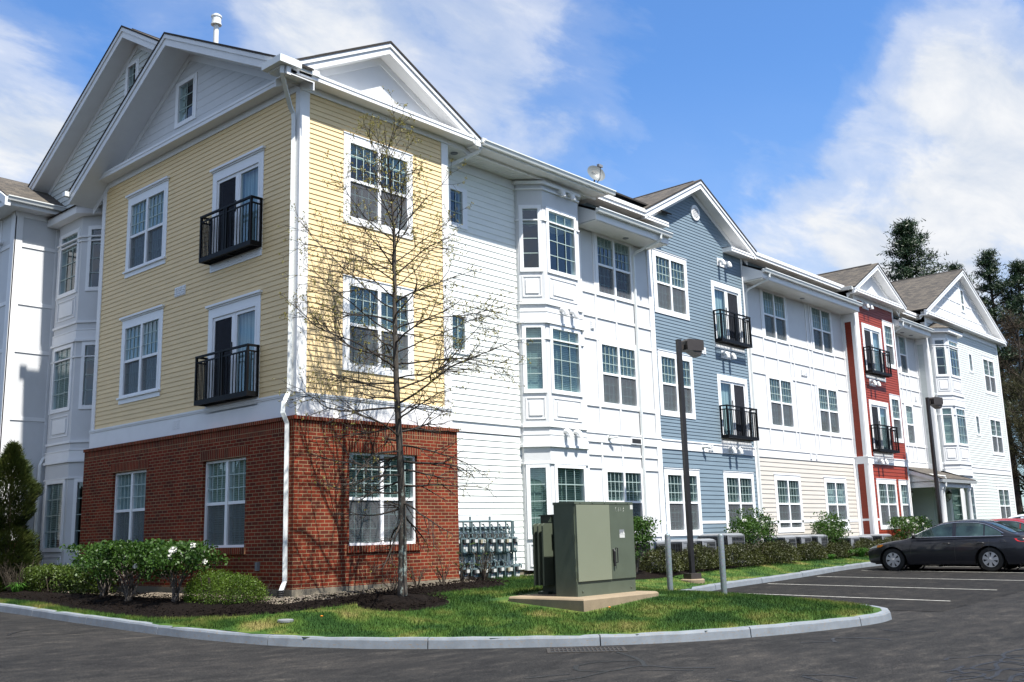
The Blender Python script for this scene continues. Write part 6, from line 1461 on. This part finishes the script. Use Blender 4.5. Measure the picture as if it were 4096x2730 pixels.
# ------------------------------------------------------------------ cars
def car(label,P,paintm,rz=0,scale=(1,1,1)):
    o=obj_empty('parked_car',P,label,'car','cars parked in the row facing the building',rz); o.scale=scale
    yF,yR=2.40,-2.40; wf,wr=1.56,-1.22; R=.335
    ztop=lambda y:interp(y,[-2.42,-2.36,-2.25,-2.0,-1.6,-1.2,-.5,.4,.95,1.2,1.6,2.0,2.2,2.34,2.41],[.90,.96,1.005,1.03,1.03,1.0,.975,.955,.945,.92,.875,.80,.745,.685,.60])
    def Wd(y,z):
        w=interp(z,[.15,.25,.45,.62,.80,.92,1.05],[.84,.875,.900,.905,.885,.845,.78]); t=abs(y)
        f=1-.030*max(0,(t-1.0)/1.4)**2
        if y>1.55: f*=1-.26*((y-1.55)/.86)**2.6
        if y<-1.75: f*=1-.19*((-1.75-y)/.66)**2.6
        return w*f
    def zbot(y):
        z=.20+.05*max(0,(abs(y)-1.9)/.5)
        for c in (wf,wr):
            d=abs(y-c)
            if d<.415: z=max(z,R+math.sqrt(.415**2-d*d)-.03)
        return z
    ys=[]; n=84
    for k in range(n+1): t=k/n; ys.append(yR+(yF-yR)*(t+.018*math.sin(2*PI*t)*-1))
    for c in (wf,wr): ys+= [c-.414,c+.414,c-.40,c+.40,c-.37,c+.37]
    ys=sorted(set(round(y,4) for y in ys)); NR=9; NT=6
    def nose(y,z):   # curve of the ends in side view
        if y>1.9: return y+ (y-1.9)/.5*(-.10*max(0,(z-.55)/.3)**2-.10*max(0,(.40-z)/.25)**1.5)
        if y<-2.0: return y+(-2.0-y)/.4*(.05*max(0,(z-.75)/.3)**2+.13*max(0,(.45-z)/.3)**1.5)
        return y
    rings=[]
    for y in ys:
        zb,zt=zbot(y),ztop(y); ring=[]
        zs=zt-.075
        for k in range(NR+1): z=zb+(zs-zb)*k/NR; ring.append(Vector((Wd(y,z),nose(y,z),z)))
        w=Wd(y,zs)
        for k in range(1,NT+1): a=k/NT; x=w*(1-a)**.9 if a<1 else 0; zz=zs+.075*math.sin(min(1,a*2.2)*PI/2)+.018*a; ring.append(Vector((w*math.cos(a*PI/2)**.8 if a<1 else 0,nose(y,zz),zz)))
        rings.append(ring)
    m=MB(); b=0; K=len(rings[0])
    for s in (1,-1):
        b=len(m.v)
        for rg in rings: m.v.extend((p.x*s,p.y,p.z) for p in rg)
        for i in range(len(rings)-1):
            for k in range(K-1): q=(b+i*K+k,b+(i+1)*K+k,b+(i+1)*K+k+1,b+i*K+k+1); m.f.append(q if s<0 else q[::-1]); m.m.append(0); m.uv.append([(0,0)]*4)
    body=m.build('body',paintm,o,smooth=True)
    m=MB()
    for rg in (rings[0],rings[-1]): m.poly([(p.x,p.y,p.z) for p in rg]+[(-p.x,p.y,p.z) for p in reversed(rg[:-1])])
    m.build('bumper',paintm,body)
    # greenhouse
    rl=[(1.24,.93),(1.05,1.01),(.75,1.155),(.42,1.30),(.12,1.405),(-.2,1.452),(-.55,1.468),(-.9,1.452),(-1.15,1.405),(-1.4,1.31),(-1.7,1.17),(-1.98,1.04),(-2.05,1.01)]
    RL=resample([(a,b_) for a,b_ in rl],.09)
    def belt(y): return min(ztop(y)-.03,.985)
    def xs(z,y): 
        w0=.845-.05*max(0,abs(y+.4)-1.0); return w0-(z-.95)*.46-.25*max(0,z-1.30)**1.4
    rg=[]
    for y,zt in RL:
        zb=belt(y)-.02; zt=max(zt,zb+.01); e=min(.10,(zt-zb)*.6); ring=[]
        for k in range(5): z=zb+(zt-e-zb)*k/4; ring.append((xs(z,y),y,z))
        w=xs(zt-e,y)
        for k in range(1,7): a=k/6*PI/2; ring.append((w*math.cos(a)**.75 if k<6 else 0,y,zt-e+e*math.sin(a)**.8))
        rg.append(ring)
    m=MB(); K=len(rg[0])
    for s in (1,-1):
        b=len(m.v)
        for q in rg: m.v.extend((x*s,y,z) for x,y,z in q)
        for i in range(len(rg)-1):
            for k in range(K-1): f=(b+i*K+k,b+(i+1)*K+k,b+(i+1)*K+k+1,b+i*K+k+1); m.f.append(f); m.m.append(0); m.uv.append([(0,0)]*4)
    m.build('roof',paintm,body,smooth=True)
    # side glass panels follow the tumblehome
    top=lambda y:interp(y,[-1.62,-1.4,-1.15,-.9,-.55,-.2,.12,.42,.75,1.0],[1.04,1.18,1.30,1.355,1.378,1.368,1.325,1.235,1.10,.99])
    def panel(a,b_,nm,mat,off=.006,inset=0):
        n=16
        for s in (1,-1):
            m=MB()
            for i in range(n):
                y0=a+(b_-a)*i/n;y1=a+(b_-a)*(i+1)/n
                for j in range(4):
                    def pt(y,t): lo=.992+inset; hi=max(lo+.002,top(y)-inset); z=lo+(hi-lo)*t; return (s*(xs(z,y)+off),y,z)
                    m.poly([pt(y0,j/4),pt(y1,j/4),pt(y1,(j+1)/4),pt(y0,(j+1)/4)])
            m.build(nm,mat,body,smooth=True)
    panel(-.22,.93,'side_window',M['cardglass']); panel(-1.08,-.32,'side_window',M['cardglass']); panel(-1.56,-1.12,'side_window',M['cardglass'])
    m=MB()
    for s in (1,-1):
        up=[(s*(xs(top(y)+.012,y)+.008),y,top(y)+.012) for y in [(.98-2.6*k/26) for k in range(27)]]; m.tube(up,.010,5); m.tube([(s*(xs(.985,y)+.012),y,.982) for y in [1.0-2.62*k/20 for k in range(21)]],.010,5)
    m.build('window_trim',M['chrome'],body)
    def cross(a,b_,nm,mat,wk,off=.012):
        m=MB(); Q=[p for p in RL if min(a,b_)<=p[0]<=max(a,b_)]
        for i in range(len(Q)-1):
            (y0,z0),(y1,z1)=Q[i],Q[i+1]; N_=12
            def prof(y,z,u): zb=belt(y)-.02; zt=max(z,zb+.01); e=min(.10,(zt-zb)*.6); w=xs(zt-e,y)*wk; x=w*u; q=(1-min(1,abs(x)/max(.01,xs(zt-e,y)))**(2/.75))**.5 if abs(x)<xs(zt-e,y) else 0; return Vector((x,y,zt-e+e*(q**.8)+off))
            for k in range(N_): u0=-1+2*k/N_;u1=-1+2*(k+1)/N_; m.poly([prof(y0,z0,u0),prof(y1,z1,u0),prof(y1,z1,u1),prof(y0,z0,u1)])
        return m.build(nm,mat,body,smooth=True)
    cross(1.08,.20,'windshield',M['cardglass'],.90); cross(-1.22,-1.93,'rear_window',M['cardglass'],.90)
    # wheels
    def wheel(x,y,s):
        w=MB(); w.lathe([(.20,-.10),(.30,-.105),(.325,-.09),(R,-.06),(R,.06),(.325,.09),(.30,.105),(.20,.10)],(x,y,R),36,0,'x'); w=w.build('wheel',M['tyre'],o,smooth=True)
        h=MB(); X=x+s*.098; h.lathe([(.215,0),(.213,s*.006),(.195,s*.006),(.195,-s*.02)],(X,y,R),32,0,'x'); h.lathe([(.001,s*.022),(.05,s*.018),(.062,s*.004),(.062,-s*.02)],(X,y,R),20,0,'x')
        for k in range(7):
            a=k*2*PI/7+.3; ca,sa=math.cos(a),math.sin(a); wi,wo=.030,.052
            def q(r_,t,d=.0): return (X+s*d,y+r_*ca-t*sa,R+r_*sa+t*ca)
            h.poly([q(.05,-wi,.014),q(.20,-wo,.006),q(.20,wo,.006),q(.05,wi,.014)]); h.poly([q(.05,-wi,.014),q(.20,-wo,.006),q(.20,-wo,-.02),q(.05,-wi,-.02)]); h.poly([q(.05,wi,.014),q(.20,wo,.006),q(.20,wo,-.02),q(.05,wi,-.02)])
        h.build('hubcap',M['hub'],w)
        d=MB(); d.lathe([(.001,0),(.20,0)],(X-s*.03,y,R),24,0,'x'); d.build('brake_shadow_plate',M['plastic'],w)
    for y in (wf,wr):
        for s in (-1,1): wheel(s*.775,y,s)
    m=MB(); m.box(-.66,.66,-2.2,2.2,.20,.62)
    for y in (wf,wr):
        for s in (-1,1): m.lathe([(.40,-.10),(.40,.12)],(s*.74,y,R),24,0,'x')
    m.build('underbody',M['plastic'],body)
    m=MB()
    for s in (-1,1):
        for a,b_,zz in ((.98,-.27,0),(-.27,-1.12,0)): pass
        for y in (.98,-.27,-1.22): m.tube([(s*(Wd(y,z)+.0015),y+(.06*(.9-z) if y>.9 else (.10*max(0,.65-z)*1.5 if y<-1 else 0)),z) for z in [.27+.07*k for k in range(10)]],.0035,4)
        m.tube([(s*(Wd(y,.26)+.001),y,.27) for y in (.95,.4,-.2,-.8)],.004,4)
        m.tube([(s*(Wd(-1.72+.09*math.cos(t),.80)+.002),-1.60+.085*math.cos(t),.80+.075*math.sin(t)) for t in [k*PI/8 for k in range(17)]],.003,4)
    m.build('panel_gap',M['plastic'],body)
    for y,s in ((-.05,-1),(-.05,1),(-1.0,-1),(-1.0,1)):
        m=MB(); m.tube([(s*(Wd(y,.80)+.005),y-.09,.795),(s*(Wd(y,.80)+.03),y-.06,.80),(s*(Wd(y,.80)+.03),y+.06,.80),(s*(Wd(y,.80)+.005),y+.09,.797)],.014,6)
        m.build('door_handle',M['plastic'],body)
    for s in (-1,1):
        m=MB(); m.tube([(s*.87,.86,.99),(s*.94,.84,1.01)],.02,6); 
        m.lathe([(.001,-.06),(.06,-.05),(.085,-.01),(.08,.03),(.001,.045)],(s*1.0,.84,1.03),12,0,'y'); m.build('wing_mirror',M['plastic'],body)
    def lamp(nm,mat,pts,s,d=.006):
        m=MB(); P0=[]
        for y,z in pts: P0.append(Vector((s*(Wd(y,z)+d),nose(y,z),z)))
        n=len(P0)//2; 
        for i in range(n-1): m.poly([P0[i],P0[i+1],P0[len(P0)-2-i],P0[len(P0)-1-i]])
        m.build(nm,mat,body)
    for s in (-1,1):
        lamp('headlight',M['lens'],[(2.34,.66),(2.20,.69),(2.05,.70),(2.05,.765),(2.20,.735),(2.34,.675)],s); lamp('turn_signal',M['amber'],[(2.05,.70),(1.92,.71),(1.82,.76),(1.84,.79),(1.94,.785),(2.05,.765)],s,.007)
        lamp('tail_light',M['redlens'],[(-2.39,.80),(-2.2,.80),(-1.98,.83),(-1.90,.905),(-2.2,.915),(-2.39,.91)],s); lamp('reverse_light',M['lens'],[(-2.37,.87),(-2.26,.87),(-2.12,.88),(-2.12,.90),(-2.26,.905),(-2.37,.905)],s,.009)
    m=MB(); m.box(-.26,.26,-2.425,-2.41,.72,.84); m.build('number_plate',M['labelw'],body)
    return o
_m,_nt,_b=nmat('dark_car_glass'); _b.inputs['Roughness'].default_value=.03; _b.inputs['Specular IOR Level'].default_value=.8; _n=noise(_nt,1.7,3,.5,objco(_nt)); _r=ramp(_nt,[(.35,(.006,.012,.012)),(.62,(.035,.065,.062)),(.72,(.13,.19,.18))],_n.outputs[0]); _nt.links.new(_r.outputs[0],_b.inputs['Base Color']); M['cardglass']=_m
car('dark charcoal sedan parked nose towards the red section',(20.24,-4.87,road_z(20.24,-4.87)+.005),M['car_grey'])
car('red car parked beyond the dark sedan, only its roof and rear window showing',(23.25,-5.0,road_z(23.2,-5)+.005),M['car_red'])
car('white car at the right edge of the picture behind the red car',(26.5,-5.0,road_z(26,-5)+.005),M['car_white'],0,(1,1,1.09))
# ------------------------------------------------------------------ sky, sun, camera
sc=bpy.context.scene
w=bpy.data.worlds.new('World'); sc.world=w; w.use_nodes=True; nt=w.node_tree; bg=nt.nodes['Background']
sky=nt.nodes.new('ShaderNodeTexSky'); sky.sky_type='NISHITA'; sky.sun_disc=False; SUN=Vector((-.04,-1,1.95)).normalized(); el=math.asin(SUN.z); az=math.atan2(SUN.x,SUN.y)
sky.sun_elevation=el; sky.sun_rotation=az; sky.altitude=50; sky.air_density=1.15; sky.dust_density=.35; sky.ozone_density=2.2
tc=nt.nodes.new('ShaderNodeTexCoord'); D=tc.outputs['Generated']
def vm(op,a,b=None):
    n=nt.nodes.new('ShaderNodeVectorMath'); n.operation=op
    for i,x in ((0,a),(1,b)):
        if x is None: continue
        if isinstance(x,tuple): n.inputs[i].default_value=x
        else: nt.links.new(x,n.inputs[i])
    return n
def ma(op,a,b=None,clamp=False):
    n=nt.nodes.new('ShaderNodeMath'); n.operation=op; n.use_clamp=clamp
    for i,x in ((0,a),(1,b)):
        if x is None: continue
        if isinstance(x,(int,float)): n.inputs[i].default_value=x
        else: nt.links.new(x,n.inputs[i])
    return n.outputs[0]
nrm=vm('NORMALIZE',D).outputs[0]; sp=nt.nodes.new('ShaderNodeSeparateXYZ'); nt.links.new(nrm,sp.inputs[0])
zz=ma('ADD',ma('MAXIMUM',sp.outputs[2],0.0),.22); cb=nt.nodes.new('ShaderNodeCombineXYZ'); nt.links.new(ma('DIVIDE',sp.outputs[0],zz),cb.inputs[0]); nt.links.new(ma('DIVIDE',sp.outputs[1],zz),cb.inputs[1])
mp=nt.nodes.new('ShaderNodeMapping'); mp.inputs['Rotation'].default_value=(0,0,math.radians(38)); mp.inputs['Scale'].default_value=(.85,1.55,1); nt.links.new(cb.outputs[0],mp.inputs[0])
n1=noise(nt,1.7,10,.58,mp.outputs[0],.25); n2=noise(nt,4.6,9,.60,mp.outputs[0],.35)
acc=None
BL=[((0.48,0.727,0.491),9,0.45),((0.575,0.655,0.491),10,0.55),((0.66,0.566,0.494),7,0.42),((0.538,0.699,0.472),6,0.3),((0.687,0.604,0.405),4.5,0.36),((0.73,0.558,0.395),4.5,0.34),((0.666,0.643,0.379),4,0.3),((0.322,0.866,0.383),6,0.45),((0.354,0.865,0.355),5,0.4),((0.337,0.883,0.327),5,0.3),((0.907,0.289,0.306),9,0.50),((0.888,0.365,0.278),7,0.45),((0.918,0.223,0.327),7,0.5),((0.852,0.43,0.298),4,0.4),((0.881,0.231,0.412),5.5,0.45),((0.873,0.295,0.39),5,0.42),((0.898,0.206,0.389),5,0.3),((0.878,0.406,0.255),6,0.45),((0.926,0.282,0.251),8,0.4),((0.756,0.486,0.438),8,-0.45),((0.809,0.451,0.377),7,-0.4),((0.822,0.363,0.439),6,-0.4),((0.767,0.54,0.346),3,-0.2),((0.392,0.798,0.458),8,-0.5),((0.694,0.569,0.441),3,-0.15),((0.856,0.403,0.323),2.5,-0.3),((0.891,0.299,0.342),2.5,-0.25),((0.454,0.77,0.449),3,-0.2),((0.829,0.468,0.307),3,-0.25),((-.35,-.75,.55),75,.75),((-.9,.2,.35),55,.6)]  # last two: broad clouds added out of view for whiter, brighter ambient light
for c_,r_,w_ in BL:
    c_=Vector(c_).normalized(); dt=nt.nodes.new('ShaderNodeVectorMath'); dt.operation='DOT_PRODUCT'; nt.links.new(nrm,dt.inputs[0]); dt.inputs[1].default_value=c_
    mr_=nt.nodes.new('ShaderNodeMapRange'); mr_.interpolation_type='SMOOTHSTEP'; mr_.inputs[1].default_value=math.cos(math.radians(r_)); mr_.inputs[2].default_value=1; mr_.inputs[3].default_value=0; mr_.inputs[4].default_value=w_; nt.links.new(dt.outputs['Value'],mr_.inputs[0])
    acc=mr_.outputs[0] if acc is None else ma('ADD',acc,mr_.outputs[0])
f=ma('ADD',ma('ADD',ma('MULTIPLY',n1.outputs[0],1.55),ma('MULTIPLY',n2.outputs[0],.75)),ma('MULTIPLY',acc,.40))
f=ma('SUBTRACT',ma('MULTIPLY',f,.6),.10)
cr=ramp(nt,[(.48,(0,0,0)),(.60,(.14,.14,.14)),(.76,(.60,.60,.60)),(.94,(1,1,1))],f,'EASE')
hz=ramp(nt,[(0,(.55,.55,.55)),(.22,(.28,.28,.28)),(.45,(0,0,0))],sp.outputs[2],'EASE')
fac=ma('MAXIMUM',cr.outputs[0],ma('MULTIPLY',hz.outputs[0],.6))
skc=mixc(nt,sky.outputs[0],((.62,.91,1.24)),1.0,'MULTIPLY')
ccol=ramp(nt,[(.35,(3.7/6,4.15/6,4.9/6)),(.6,(5.1/6,5.25/6,5.5/6)),(.8,(1,1,1))],n2.outputs[0]); cc6=mixc(nt,ccol.outputs[0],(6.0,6.0,6.0),1.0,'MULTIPLY'); cm=mixc(nt,skc,cc6,fac); nt.links.new(cm,bg.inputs[0]); bg.inputs[1].default_value=.085
sun=bpy.data.lights.new('sun','SUN'); sun.energy=5.0; sun.angle=math.radians(.9); sun.color=(1,.965,.90); so=bpy.data.objects.new('sun',sun); C.objects.link(so); so.rotation_euler=(-SUN).to_track_quat('-Z','Y').to_euler(); so.location=(0,-20,40)
cam=bpy.data.cameras.new('camera'); co=bpy.data.objects.new('camera',cam); C.objects.link(co); sc.camera=co; cam.sensor_width=36; cam.lens=36*4003.06/4096; cam.clip_end=3000; cam.clip_start=.1
yaw,pit,rol=-.8413,.1928,-.0271
fw=Vector((-math.sin(yaw)*math.cos(pit),math.cos(yaw)*math.cos(pit),math.sin(pit))); rt=Vector((math.cos(yaw),math.sin(yaw),0)); up=rt.cross(fw)
r2=rt*math.cos(rol)+up*math.sin(rol); u2=-rt*math.sin(rol)+up*math.cos(rol)
mw=Matrix((r2,u2,-fw)).transposed().to_4x4(); mw.translation=Vector((-11.187,-15.480,.677)); co.matrix_world=mw
sc.view_settings.view_transform='Standard'; sc.view_settings.look='None'; sc.view_settings.exposure=1.03; sc.view_settings.gamma=1
sc.render.engine='CYCLES'; sc.cycles.max_bounces=6; sc.cycles.transparent_max_bounces=12; sc.cycles.diffuse_bounces=3; sc.cycles.glossy_bounces=3; sc.cycles.caustics_reflective=False; sc.cycles.caustics_refractive=False; sc.cycles.use_denoising=True
try: sc.cycles.denoiser='OPENIMAGEDENOISE'
except Exception: pass
sc.cycles.sample_clamp_indirect=6
